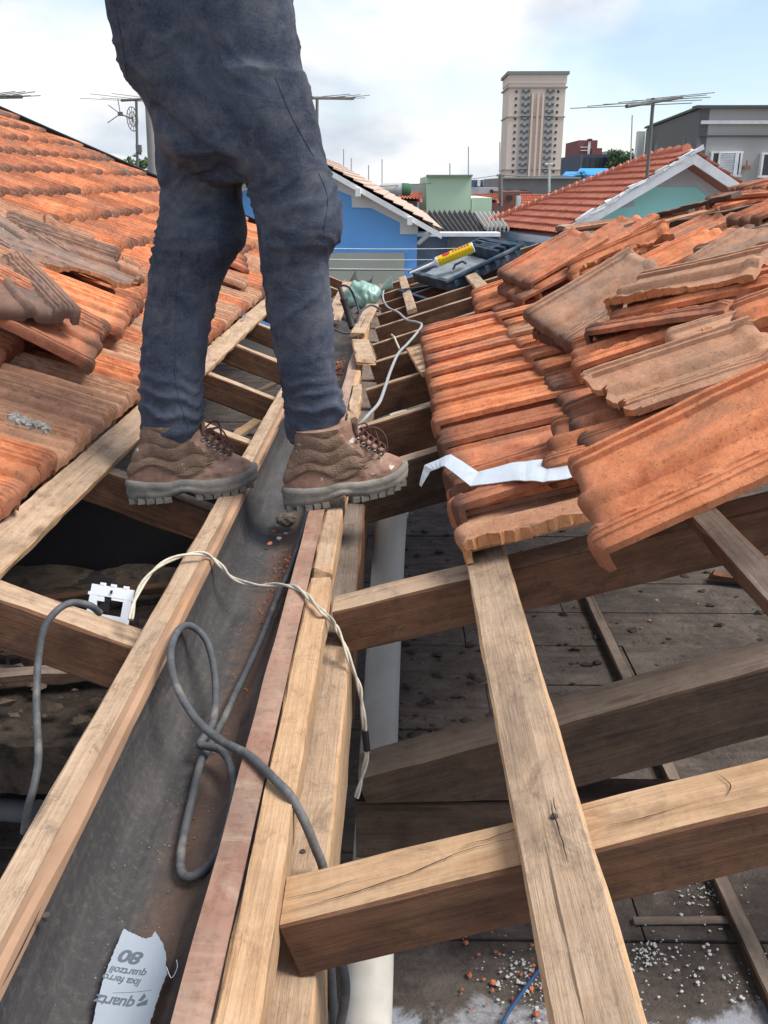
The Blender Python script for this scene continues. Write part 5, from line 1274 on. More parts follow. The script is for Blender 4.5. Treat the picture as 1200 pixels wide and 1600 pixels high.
for i in range(620):
    cc = rg.choice([(835, 1520, 30), (835, 1540, 45), (1010, 1490, 18), (1110, 1400, 25), (900, 1560, 60), (1100, 1520, 60)])
    q = atz(rg.gauss(cc[0], cc[2]), rg.gauss(cc[1], cc[2] * .6), FLZ); sp.append((q + V((0, 0, .005)), rg.choice([.0015, .002, .0025, .003, .005])))
crumbs('plaster_flakes', sp, flat('plaster_flake', (0.50, 0.50, 0.49), 0.9, 0.1, 20, 0.2), sh=(1, 1, .35))
sp = []
for i in range(60):
    q = atz(rg.gauss(830, 60), rg.uniform(1450, 1600), FLZ); sp.append((q + V((0, 0, .006)), rg.choice([.002, .003, .005, .009])))
for i in range(30): sp.append((atz(rg.uniform(640, 1150), rg.uniform(830, 1130), FLZ) + V((0, 0, .006)), rg.uniform(.004, .008)))
crumbs('brick_crumbs', sp, M_CR)
sp = []
for i in range(420):
    q = atz(600 + 600 * rg.random() ** 1.8, rg.uniform(790, 1150), FLZ); sp.append((q + V((0, 0, .003)), rg.choice([.002, .003, .004, .006, .009, .02])))
crumbs('attic_dirt', sp, flat('dirt_clod', (0.05, 0.042, 0.038), 0.97, 0.4, 20, 0.6), sh=(1.4, 1, .6))
sp = []
for i in range(260):
    sp.append((V((rg.uniform(-2.4, -.5), rg.uniform(.7, 2.6), FLZ + .015)), rg.choice([.004, .007, .011, .018])))
for i in range(160): sp.append((V((rg.uniform(-1.6, -.5), rg.uniform(1.68, 2.3), -1.125)), rg.choice([.004, .007, .011, .018])))
crumbs('attic_rubble', sp, flat('rubble', (0.075, 0.055, 0.042), 0.97, 0.5, 14, 0.7), sh=(1.5, 1, .7))
b = MB(); bm = bmesh.new(); bmesh.ops.create_icosphere(bm, subdivisions=4, radius=1.0)
for v in bm.verts: v.co = v.co * (1 + .28 * noise.fractal(v.co * 1.8, 1, 2, 5))
me = bpy.data.meshes.new('mortar_chunk'); bm.to_mesh(me); bm.free(); o = link('mortar_chunk', me, None, flat('mortar_chunk', (0.27, 0.22, 0.17), 0.97, 0.3, 4, 0.8)); o.scale = (.026, .022, .017); o.location = atz(448, 812, -.815)
tag(o, 'beige lump of mortar in the gutter by the heel of the right boot', 'mortar')
sp = []
M_CAP = flat('cap_white', (0.6, 0.58, 0.5), 0.7)
for i, (x, y) in enumerate(((427, 831), (436, 842), (422, 850), (447, 834))):
    b = MB(); p = atz(x, y, -.826); d = V((rg.uniform(-.4, .4), rg.uniform(-.4, .4), 1)).normalized(); b.tube([p, p + d * .003], .0062, 14)
    tag(b.build('washer', M_CAP if i % 2 else M_CR), ('tiny rusty washer in the gutter touching the mortar lump', 'tiny pale washer in the gutter just below the mortar lump', 'tiny rusty washer nearest the camera among the four in the gutter', 'tiny pale washer beside the flange, right of the others')[i], 'washer', 'washers in the gutter')
def nail(px, py, side_pt, lab):
    b = MB(); b.tube([side_pt + V((0, 0, -.004)), side_pt + V((0, 0, .0015))], .0042, 10)
    tag(b.build('nail', flat('rusty_nail', (0.06, 0.045, 0.04), 0.7, 0.2, 30)), lab, 'nail')
nail(0, 0, PR(866, 1276, .027), 'dark nail head in the split of the long pale lath')
nail(0, 0, atz(72, 1431, -.7355), 'rusty nail head in the left gutter board near the bottom corner')
nail(0, 0, atz(473, 1331, -.8505), 'small dark nail head in the wide beam right of the gutter')
# lichen on the big orange tile and a mark of mortar
b = MB(); q = PR(1157, 743, .155)
# ---------------------------------------------------------------- neighbouring houses and the far city
def quad_prism(b, pts, d, mi=0): b.prism(pts, d, mi)
def rtiles(name, c1, c2, sc):
    t = NT(name); a = t.coord('Object', (1, 1, 1), False)
    c = t.ramp(t.noise(a, sc, 7, 0.65), [(0.3, c1), (0.7, c2)])
    c = t.mix(t.math('MULTIPLY', t.ramp(t.noise(a, sc * 3, 5, 0.7), [(0.55, 0.0), (0.75, 1.0)]), 0.5), c, (0.14, 0.07, 0.05))
    return t.out(c, 0.95, t.noise(a, sc * 10, 4), 0.4, 0.02)
M_RT = rtiles('neighbour_tiles', (0.38, 0.13, 0.085), (0.50, 0.19, 0.13), 1.6)
M_WTRIM = flat('white_trim', (0.78, 0.77, 0.76), 0.8, 0.06, 2, 0.1, dirt=(0.30, 0.28, 0.25), damt=0.5, dsc=1.5)
M_GLASS = flat('dark_window_glass', (0.025, 0.03, 0.04), 0.2, 0.1, 3, 0, spec=0.6)
def tiled_slope(name, parent, A, B, C, D, ncour, nrib, mat, rel=.05):
    """corrugated, stepped roof sheet: A-B eave, D-C ridge"""
    A, B, C, D = map(V, (A, B, C, D)); n = (B - A).cross(D - A).normalized()
    if n.z < 0: n = -n
    nu = nrib * 4; b = MB(); vs = []; rows = []
    for j in range(ncour):
        for (t, dz) in ((j / ncour, rel), ((j + 1) / ncour - .0001, rel * .25)):
            rows.append((t, dz))
    for t, dz in rows:
        P = A.lerp(D, t); Q = B.lerp(C, t)
        for i in range(nu + 1):
            u = i / nu; w = rel * .55 * (.5 + .5 * math.cos(2 * math.pi * i / 4)); vs.append(P.lerp(Q, u) + n * (dz + w + noise.noise(V((u * 40, t * 30, 1))) * rel * .25))
    m = len(rows); fs = [(j * (nu + 1) + i, j * (nu + 1) + i + 1, (j + 1) * (nu + 1) + i + 1, (j + 1) * (nu + 1) + i) for j in range(m - 1) for i in range(nu)]
    b.add(vs, fs); lo = [A, B, C, D]; b.add([p - n * .03 for p in lo], [(0, 1, 2, 3)])
    return b.build(name, mat, parent)
def blue_house():
    Y = 14.0; P = lambda x, y, dy=0.0: aty(x, y, Y + dy)
    t = thing('blue_house', (0, Y, -4.6), 'blue gabled house with stepped white trim and a beige garage door, beyond the gutter', 'house')
    bl = flat('blue_paint', (0.18, 0.45, 0.90), 0.85, 0.07, 1.2, 0.1, dirt=(0.16, 0.38, 0.72), damt=0.4, dsc=1.0)
    pk = (455, 233); R0 = (690, 360); L0 = (220, 360); zb = -4.6
    w = MB(); a = [P(258, 338), P(652, 338), P(652, 338), P(455, 240), P(258, 338)]
    base = [V((P(258, 360).x, Y, zb)), V((P(652, 360).x, Y, zb)), P(652, 345), P(455, 240), P(258, 345)]
    w.prism(base, (0, 9, 0)); w.build('wall', bl, t)
    tr = MB()
    for s in (1, -1):
        f = lambda x: 455 + s * (x - 455)
        pts = [(455, 239), (653, 346), (653, 366), (625, 366), (625, 348), (580, 325), (550, 324), (549, 306), (524, 296), (455, 262)]
        q = [P(f(x), y, -.06) for x, y in pts]; tr.prism(q if s > 0 else q[::-1], (0, .055, 0))
    tr.build('trim', M_WTRIM, t)
    gd = MB(); n = 8; z0 = P(520, 393).z; x0 = P(430, 400).x; x1 = P(577 + 55, 400).x
    for i in range(16): gd.box(((x0 + x1) / 2, Y - .02 - .004 * (i % 2), z0 - .14 - i * .26), (x1 - x0, .05, .25))
    gd.build('garage_door', flat('beige_shutter', (0.50, 0.49, 0.40), 0.7, 0.05, 2, 0.1), t)
    for s, nm in ((1, 'r'), (-1, 'l')):
        f = lambda x: 455 + s * (x - 455)
        e = P(f(690), 362, -.38); r = P(455, 229, -.38); back = V((0, 9.6, 0))
        tiled_slope('roof', t, e, e + back, r + back, r, 15, 40, rtiles('faded_tiles', (0.42, 0.34, 0.29), (0.50, 0.36, 0.28), 1.2) if s > 0 else M_RT, .03)
        vb = MB(); vb.prism([r + V((0, -.02, -.02)), e + V((0, -.02, -.02)), e + V((0, -.02, -.10)), r + V((0, -.02, -.10))], (0, .04, 0)); vb.build('bargeboard', M_WTRIM, t)
        for x, y in ((560, 296), (640, 340)):
            bb = MB(); c = P(f(x), y + 2, -.3); bb.box(c + V((0, 0, -.02)), (.07, .5, .11)); bb.build('eaves_bracket', M_WTRIM, t)
    e = P(655, 372); bb = MB(); bb.tube([P(654, 380), P(672, 364, -.3)], .03, 8); bb.build('brace', M_WTRIM, t)
blue_house()
def turquoise_house():
    Y = 17.0
    pk = aty(1073, 243, Y); le = aty(868, 366, Y); re = pk + V(((aty(1144, 291, Y) - pk).x * 2.5, 0, (aty(1144, 291, Y) - pk).z * 2.5))
    fe = atz(759, 355, le.z); off = fe - le; rb = pk + off * 1.0; hip = pk + V((off.x * .30, off.y * .30 + .2, -.05))
    t = thing('turquoise_house', (3, Y, -4.6), 'turquoise gabled house with a red tiled roof and white bargeboards, at right', 'house')
    aq = flat('turquoise_paint', (0.46, 0.90, 0.84), 0.85, 0.05, 1.2, 0.1, dirt=(0.42, 0.84, 0.78), damt=0.4, dsc=0.8)
    lx = aty(905, 366, Y).x; wz = -4.6; q = lambda x: pk.z - .12 - (pk.x - x) * (pk.z - le.z) / (pk.x - le.x) if x < pk.x else pk.z - .12 - (x - pk.x) * (pk.z - re.z) / (re.x - pk.x)
    rx = re.x - .6
    w = MB(); w.prism([V((lx, Y + .25, wz)), V((rx, Y + .25, wz)), V((rx, Y + .25, q(rx))), V((pk.x, Y + .25, q(pk.x))), V((lx, Y + .25, q(lx)))], (0, .18, 0)); w.build('wall', aq, t)
    s = MB(); a = V((lx - .01, Y + .26, 0)); e = a + off * .97; z1 = q(lx) - .03
    s.prism([V((a.x, a.y, wz)), V((e.x, e.y, wz)), V((e.x, e.y, z1)), V((a.x, a.y, z1))], (.18, 0, 0)); s.build('wall', aq, t)
    tr = MB(); P = lambda x, y: aty(x, y, Y + .18)
    tr.prism([V((pk.x, Y + .17, q(pk.x) - .01)), V((rx, Y + .17, q(rx) - .01)), V((rx, Y + .17, q(rx) - .6)), P(1105, 305), P(1090, 292), P(1020, 292), P(990, 306), P(992, 322), P(962, 326), P(905, 360), V((lx, Y + .17, q(lx) - .02))], (0, .075, 0)); tr.build('trim', flat('lilac_grey_trim', (0.62, 0.61, 0.64), 0.85, 0.05, 2, 0.1), t)
    tiled_slope('roof', t, le + V((0, -.4, .0)), fe, hip + V((0, 0, .05)), pk + V((0, -.4, .05)), 12, 30, M_RT, .055)
    tiled_slope('roof', t, re + V((0, -.4, 0)), re + off + V((0, 0, 0)), pk + off * .5 + V((0, 0, -.2)), pk + V((0, -.4, .04)), 10, 20, M_RT, .05)
    for (p0, p1) in ((pk, le), (pk, re)):
        vb = MB(); o = V((0, -.45, 0)); vb.prism([p0 + o + V((0, 0, .03)), p1 + o + V((0, 0, .03)), p1 + o + V((0, 0, -.13)), p0 + o + V((0, 0, -.15))], (0, .06, 0)); vb.build('bargeboard', M_WTRIM, t)
    vb = MB(); vb.prism([le + V((0, -.42, -.04)), fe + V((0, 0, -.04)), fe + V((0, 0, -.17)), le + V((0, -.42, -.17))], (-.03, -.05, 0)); vb.build('gutter', M_WTRIM, t)
    for u in (.12, .55):
        bb = MB(); c = le.lerp(fe, u); bb.tube([c + V((.05, -.3, -.15)), c + V((.7, .1, -.75))], .035, 6); bb.build('brace', M_WTRIM, t)
    rc = MB(); pts = [pk.lerp(le + V((0, 0, 0)), k / 22) + V((rg.uniform(-.03, .03), -.38, .09)) for k in range(20)]
    for k, p in enumerate(pts): rc.box(p + V((0, 0, -.03)), (.26, .16, .05), 0, Matrix.Rotation(.53, 3, 'Y').transposed(), .02)
    rc.build('verge_mortar', M_WTRIM, t)
    hp = MB(); pts = [pk.lerp(hip, k / 4) + V((0, .0, .1)) for k in range(4)] + [hip.lerp(fe, k / 24) + V((0, 0, .08)) for k in range(25)]
    for a, c in zip(pts, pts[1:]): hp.tube([a, c + (c - a) * .1 + V((0, 0, -.02))], [.10, .07], 8)
    hp.build('ridge_tiles', M_RT, t)
turquoise_house()
def simple(name, px0, px1, ytop, Y, depth, col, label, cat='building', ybot=None, windows=(), mat=None, parts=()):
    a = aty(px0, ytop, Y); c = aty(px1, ytop, Y); t = thing(name, ((a.x + c.x) / 2, Y, -4.6), label, cat)
    b = MB(); z1 = -4.6 if ybot is None else aty(px0, ybot, Y).z
    b.box(((a.x + c.x) / 2, Y + depth / 2, (a.z + z1) / 2), (c.x - a.x, depth, a.z - z1)); m = mat or flat(name + '_paint', col, 0.9, 0.08, .4, 0.1, dirt=tuple(x * .65 for x in col), damt=0.5, dsc=.35)
    b.build('wall', m, t)
    for w in windows:
        p = aty(w[0], w[1], Y); q = aty(w[2], w[3], Y); wb = MB(); wb.box(((p.x + q.x) / 2, Y, (p.z + q.z) / 2), (abs(q.x - p.x), .12, abs(p.z - q.z))); wb.build('window', M_GLASS, t)
    return t, m
def slab(t, name, px0, y0, px1, y1, Y, th, mat, dy=0.0):
    p = aty(px0, y0, Y); q = aty(px1, y1, Y); b = MB(); b.box(((p.x + q.x) / 2, Y + dy, (p.z + q.z) / 2), (abs(q.x - p.x), th, abs(p.z - q.z))); return b.build(name, mat, t)
# pale green building
t, m = simple('green_building', 667, 737, 275, 30, 9, (0.55, 0.70, 0.50), 'pale green windowless building with a lower step, in the distance beyond the blue house')
slab(t, 'coping', 666, 273, 738, 276, 30, .3, flat('green_coping', (0.20, 0.27, 0.19), 0.9), -.03)
p = aty(737.3, 309, 30); q = aty(769, 309, 30); b = MB(); b.box(((p.x + q.x) / 2, 33, (p.z - 4.6) / 2), (q.x - p.x, 5.9, p.z + 4.6)); b.build('annex', m, t)
slab(t, 'side_wall', 657, 285, 666.8, 340, 30, .5, flat('peeling_wall', (0.52, 0.50, 0.40), 0.9, 0.2, 2, 0.1, dirt=(0.40, 0.22, 0.14), damt=0.6, dsc=1.5), .9)
# corrugated sheet roof and the grey wall under it
def corrugated():
    t = thing('corrugated_shed', (2, 18, -4.6), 'shed with a dark corrugated sheet roof behind the blue house, above a grey block wall', 'shed')
    dark = flat('dark_fibre_cement', (0.10, 0.095, 0.095), 0.95, 0.25, 2, 0.3, dirt=(0.24, 0.22, 0.20), damt=0.5, dsc=1.2); lt = flat('light_fibre_cement', (0.45, 0.44, 0.42), 0.95, 0.12, 2, 0.3)
    for (tl, tr, br, bl, n, m, nm) in (((606, 331), (740, 331), (765, 371), (640, 371), 17, dark, 'roof_sheet'), ((741, 334), (783, 333), (796, 356), (757, 358), 6, lt, 'light_roof_sheet')):
        A = aty(*bl, 17.2); B = aty(*br, 17.2); C = aty(*tr, 22.5); D = aty(*tl, 22.5); b = MB(); k = n * 8; up = []; 
        for j in range(5):
            for i in range(k + 1):
                u = i / k; p = A.lerp(D, j / 4).lerp(B.lerp(C, j / 4), u); up.append(p + V((0, 0, .055 * math.sin(2 * math.pi * u * n))))
        lo = [p - V((0, 0, .02)) for p in up]
        b.add(up, [(j * (k + 1) + i, j * (k + 1) + i + 1, (j + 1) * (k + 1) + i + 1, (j + 1) * (k + 1) + i) for j in range(4) for i in range(k)], 0, True)
        b.add(up[:k + 1] + lo[:k + 1], [(i, i + 1, k + 2 + i, k + 1 + i) for i in range(k)])
        b.build(nm, m, t)
    g = flat('grey_block_wall', (0.23, 0.225, 0.22), 0.95, 0.15, 2.5, 0.3, dirt=(0.13, 0.125, 0.12), damt=0.7, dsc=1.2, dlo=.4)
    b = MB(); p = aty(600, 368, 16.6); q = aty(781, 368, 16.6); b.box(((p.x + q.x) / 2, 16.8, (p.z - 4.6) / 2 - .02), (q.x - p.x, .2, p.z + 4.6)); b.build('wall', g, t)
    b = MB(); b.box(((p.x + q.x) / 2, 16.72, p.z + .02), (q.x - p.x, .5, .06)); b.build('coping', M_WTRIM, t)
    for x in (700, 780):
        pp = aty(x, 372, 16.58); b = MB(); b.box((pp.x, 16.58, pp.z - 1.5), (.03, .2, 3.0)); b.build('joint', flat('wall_joint', (0.10, 0.10, 0.10), 0.9), t)
corrugated()
# water tank on a small house
t = thing('water_tank', aty(617, 298, 27), 'grey cylindrical water tank with a dark green end lying on a roof', 'water tank')
b = MB(); p = aty(597, 298, 27); q = aty(628, 298, 27); b.tube([p - V((.10, 0, 0)), p, q], [.10, .20, .20], 24); b.tube([p, q], .201, 24); b.build('tank', flat('tank_grey', (0.36, 0.36, 0.35), 0.6, 0.1, 2), t)
b = MB(); b.tube([q, q + V((.18, 0, 0)), q + V((.26, 0, -.02))], [.21, .20, .1], 24); b.build('tank_end', flat('tank_green', (0.03, 0.10, 0.05), 0.7), t)
simple('small_grey_house', 585, 652, 309, 27.5, 6, (0.16, 0.15, 0.15), 'small dark grey house block under the cylindrical water tank', windows=((628, 318, 640, 326),))
t = thing('orange_roof', aty(645, 308, 26), 'little orange tiled roof below the cylindrical tank', 'roof')
tiled_slope('roof_sheet', t, aty(618, 313, 25.5), aty(660, 314, 25.5), aty(658, 302, 29), aty(636, 302, 29), 5, 8, M_RT, .05)
# mid distance right of the green building
t, m = simple('concrete_block_building', 782, 905, 278, 62, 12, (0.24, 0.235, 0.235), 'long low grey concrete building at the foot of the tall beige tower', windows=((790, 297, 800, 303), (812, 297, 822, 303)))
slab(t, 'coping', 781, 276.5, 906, 279, 62, .5, flat('coping_grey', (0.35, 0.34, 0.33), 0.9), -.2)
simple('brick_building', 787, 832, 299, 45, 6, (0.26, 0.11, 0.085), 'reddish brick building low behind the turquoise house roof, by the green building', windows=((792, 305, 800, 312),))
t, m = simple('striped_building', 741, 770, 281, 90, 8, (0.10, 0.14, 0.24), 'small blue and white striped building behind the pale green one')
for i in range(3): slab(t, 'stripe', 746 + i * 9, 281, 750 + i * 9, 291, 90, .3, M_WTRIM, -.1)
simple('white_shed', 748, 782, 293, 50, 5, (0.52, 0.52, 0.52), 'low whitish shed behind the pale green building', windows=((766, 296, 770, 301),))
t = thing('small_red_roof', aty(760, 305, 40), 'low orange tiled roof right of the pale green building', 'roof')
tiled_slope('roof_sheet', t, aty(738, 316, 38), aty(780, 316, 38), aty(778, 304, 44), aty(738, 304, 44), 4, 12, M_RT, .08)
t = thing('orange_end_roof', aty(830, 312, 30), 'plain orange roof seen just above the hip of the turquoise house', 'roof')
tiled_slope('roof_sheet', t, aty(812, 328, 28), aty(872, 328, 28), aty(862, 305, 33), aty(813, 305, 33), 6, 14, rtiles('bright_tiles', (0.42, 0.13, 0.075), (0.50, 0.17, 0.10), 1.0), .06)
slab(t, 'side_wall', 808, 306, 812, 330, 28, .4, M_WTRIM)
# blue awning, dark building, brick block and pale block, trees
t = thing('blue_awning', aty(905, 268, 70), 'bright blue sheet roof in front of the dark office block', 'roof')
m = flat('blue_sheet', (0.03, 0.27, 0.68), 0.6, 0.08, .5, 0.1)
for a_, c_, y0, y1 in ((878, 908, 275, 268), (900, 950, 273, 263)):
    b = MB(); b.add([aty(a_, y0, 68), aty(c_ + 4, y0, 68), aty(c_, y1, 74), aty(a_ + 6, y1, 74)], [(0, 1, 2, 3)]); A = [aty(a_, y0, 68), aty(c_ + 4, y0, 68)]
    b.add([A[0], A[1], A[1] - V((0, 0, .3)), A[0] - V((0, 0, .3))], [(0, 1, 2, 3)]); o = b.build('sheet', m, t); so = o.modifiers.new('s', 'SOLIDIFY'); so.thickness = .12
simple('white_low_building', 862, 952, 275, 72, 6, (0.40, 0.44, 0.38), 'pale low building carrying the bright blue sheet roof')
t, m = simple('dark_office_block', 910, 968, 241, 110, 14, (0.085, 0.10, 0.14), 'low dark office block with a grey side wall, between the tower and the turquoise house')
p = aty(910, 241, 110); q = aty(894, 246, 124); b = MB(); b.prism([V((p.x - .05, 110, -4.6)), V((q.x, 124, -4.6)), V((q.x, 124, p.z - .3)), V((p.x - .05, 110, p.z))], (.3, .3, 0)); b.build('side_wall', flat('light_side', (0.25, 0.27, 0.28), 0.9), t)
for i in range(6): slab(t, 'window', 914 + i * 9, 246, 920 + i * 9, 262, 110, .2, M_GLASS)
t, m = simple('brick_tower_block', 905, 934, 219, 180, 14, (0.22, 0.085, 0.085), 'dark red brick block with pale bands rising behind the dark office block')
for y in (230, 235): slab(t, 'band', 907, y - .7, 919, y + .7, 180, .5, M_WTRIM)
slab(t, 'pilaster', 919, 221, 921, 243, 180, .6, M_WTRIM); slab(t, 'roof_box', 919, 217, 924, 219, 180, 2, m)
p = aty(927, 231, 178); q = aty(943, 231, 178); b = MB(); b.box(((p.x + q.x) / 2, 184, (p.z - 4.6) / 2), (q.x - p.x, 10, p.z + 4.6)); b.build('wing', m, t)
t, m = simple('pale_block', 955, 975, 235, 240, 16, (0.42, 0.40, 0.36), 'small pale block on the skyline between the thin mast and the brick block', windows=((958, 238, 961, 240), (965, 238, 968, 240)))
simple('grey_block', 978, 1003, 241, 150, 12, (0.27, 0.27, 0.27), 'grey block on the skyline just left of the large grey building', windows=((984, 246, 990, 250),))
def leafmat(name, c1, c2):
    t = NT(name); a = t.coord('Object', (1, 1, 1), False); return t.out(t.ramp(t.noise(a, 1.3, 5), [(0.3, c1), (0.7, c2)]), 0.8)
M_LEAF = leafmat('leaves', (0.035, 0.065, 0.03), (0.09, 0.14, 0.06)); M_BARK = flat('bark', (0.10, 0.07, 0.05), 0.95)
def tree(px, py, Y, r, label, n=900):
    c = aty(px, py, Y); t = thing('tree', (c.x, Y, -4.6), label, 'tree', 'trees between the houses')
    b = MB(); g = random.Random(int(px)); 
    b.tube([V((c.x, Y, -4.6)), V((c.x + .1, Y, c.z - r * .6)), V((c.x, Y, c.z))], [r * .09, r * .06, r * .03], 8)
    for k in range(6):
        a = g.uniform(0, 6.28); b.tube([V((c.x, Y, c.z - r * .5)), V((c.x + math.cos(a) * r * .6, Y + math.sin(a) * r * .6, c.z + g.uniform(-.1, .5) * r))], [r * .04, r * .015], 6)
    b.build('trunk', M_BARK, t)
    b = MB(); cl = [V((g.gauss(0, .5), g.gauss(0, .5), g.uniform(-.5, .6))) * r for _ in range(16)]
    for i in range(n):
        k = g.choice(cl); q = c + k + V((g.gauss(0, 1), g.gauss(0, 1), g.gauss(0, .8))).normalized() * r * .42 * g.random() ** .4
        s = r * g.uniform(.05, .10); M = Matrix.Rotation(g.uniform(0, 6), 3, V((g.random() - .5, g.random() - .5, g.random() - .5)).normalized())
        b.add([q + M @ V((-s, -s * .5, 0)), q + M @ V((s, -s * .5, 0)), q + M @ V((s * .6, s, 0)), q + M @ V((-s * .5, s * .8, s * .2))], [(0, 1, 2, 3)])
    b.build('crown', M_LEAF, t)
tree(986, 256, 105, 1.9, 'leafy tree beside the dark office block below the large grey building')
tree(972, 252, 108, 1.7, 'rounder leafy tree against the dark office block')
tree(230, 284, 40, 1.3, 'tree top behind the left roof ridge beside the concrete pole')
tree(912, 274, 66, .5, 'tiny bush in front of the blue sheet roof', 300)
# tall beige tower
def tower():
    Y = 420.0; P = lambda x, y, dy=0: aty(x, y, Y + dy)
    x0 = P(792.5, 285).x; x1 = P(882, 200).x; zt = P(840, 114).z; t = thing('apartment_tower', ((x0 + x1) / 2, Y, -4.6), 'tall beige apartment tower with rows of small dark windows and a cornice', 'building')
    x0 = P(796, 130).x; x1 = P(884.5, 130).x
    be = flat('hazed_beige_render', (0.70, 0.58, 0.50), 0.9, 0.05, .05, 0.05); W = x1 - x0  # distance haze is put into this paler beige
    li = flat('grey_beige', (0.46, 0.42, 0.385), 0.9, 0.05, .05, 0.05); dk = flat('cornice', (0.38, 0.31, 0.26), 0.9); gr = flat('cornice_top', (0.22, 0.24, 0.22), 0.9)
    b = MB(); b.box(((x0 + x1) / 2, Y + 12, (zt - 4.6) / 2), (W, 24, zt + 4.6)); 
    b.build('wall', be, t)
    cx = (x0 + x1) / 2
    for (u, w, d, nm) in ((.30, .17, .5, 'bay'), (.73, .17, .5, 'bay')):
        b = MB(); b.box((x0 + W * u, Y - d / 2, (zt - 7 - 4.6) / 2), (W * w, d, zt - 7 + 4.6)); b.build(nm, li, t)
    for u in (.42, .52, .61):
        b = MB(); b.box((x0 + W * u, Y - .6, (zt - 8 - 4.6) / 2), (W * .035, 1.2, zt - 8 + 4.6)); b.build('pier', be, t)
    for (z, h, e) in ((zt - 5.5, .5, .8), (zt - 17.0, .4, .5), (zt - 38.2, .4, .5)):
        b = MB(); b.box((cx, Y + 12, z), (W + 2 * e, 24 + 2 * e, h)); b.build('cornice', dk, t)
    b = MB(); b.box((cx, Y + 12, zt - 2.2), (W + .6, 24.6, 3.6)); b.build('attic', be, t)
    b = MB(); b.box((cx, Y + 12, zt + .0), (W + 2.2, 26.2, 1.2)); b.build('cornice', gr, t)
    proto = None
    wm = MB(); wm.box((0, 0, 0), (.9, .3, 1.0)); me = wm.mesh('window'); me.materials.append(M_GLASS)
    bm_ = MB(); bm_.box((-1.2, 0, .25), (1.0, .3, 1.1)); bm_.box((1.2, 0, .25), (1.0, .3, 1.1)); bm_.box((0, -.1, -.35), (1.0, .3, .8)); me2 = bm_.mesh('window_group'); me2.materials.append(flat('tower_glass', (0.10, 0.12, 0.14), 0.4))
    for r in range(18):
        z = zt - 7.2 - r * 2.65
        for u, m_, y in ((.13, me, -.12), (.30, me2, -.6), (.73, me2, -.6), (.87, me, -.12)):
            o = bpy.data.objects.new('window', m_); COL.objects.link(o); o.parent = t; o.location = V((x0 + W * u, Y + y, z)) - t.location
tower()
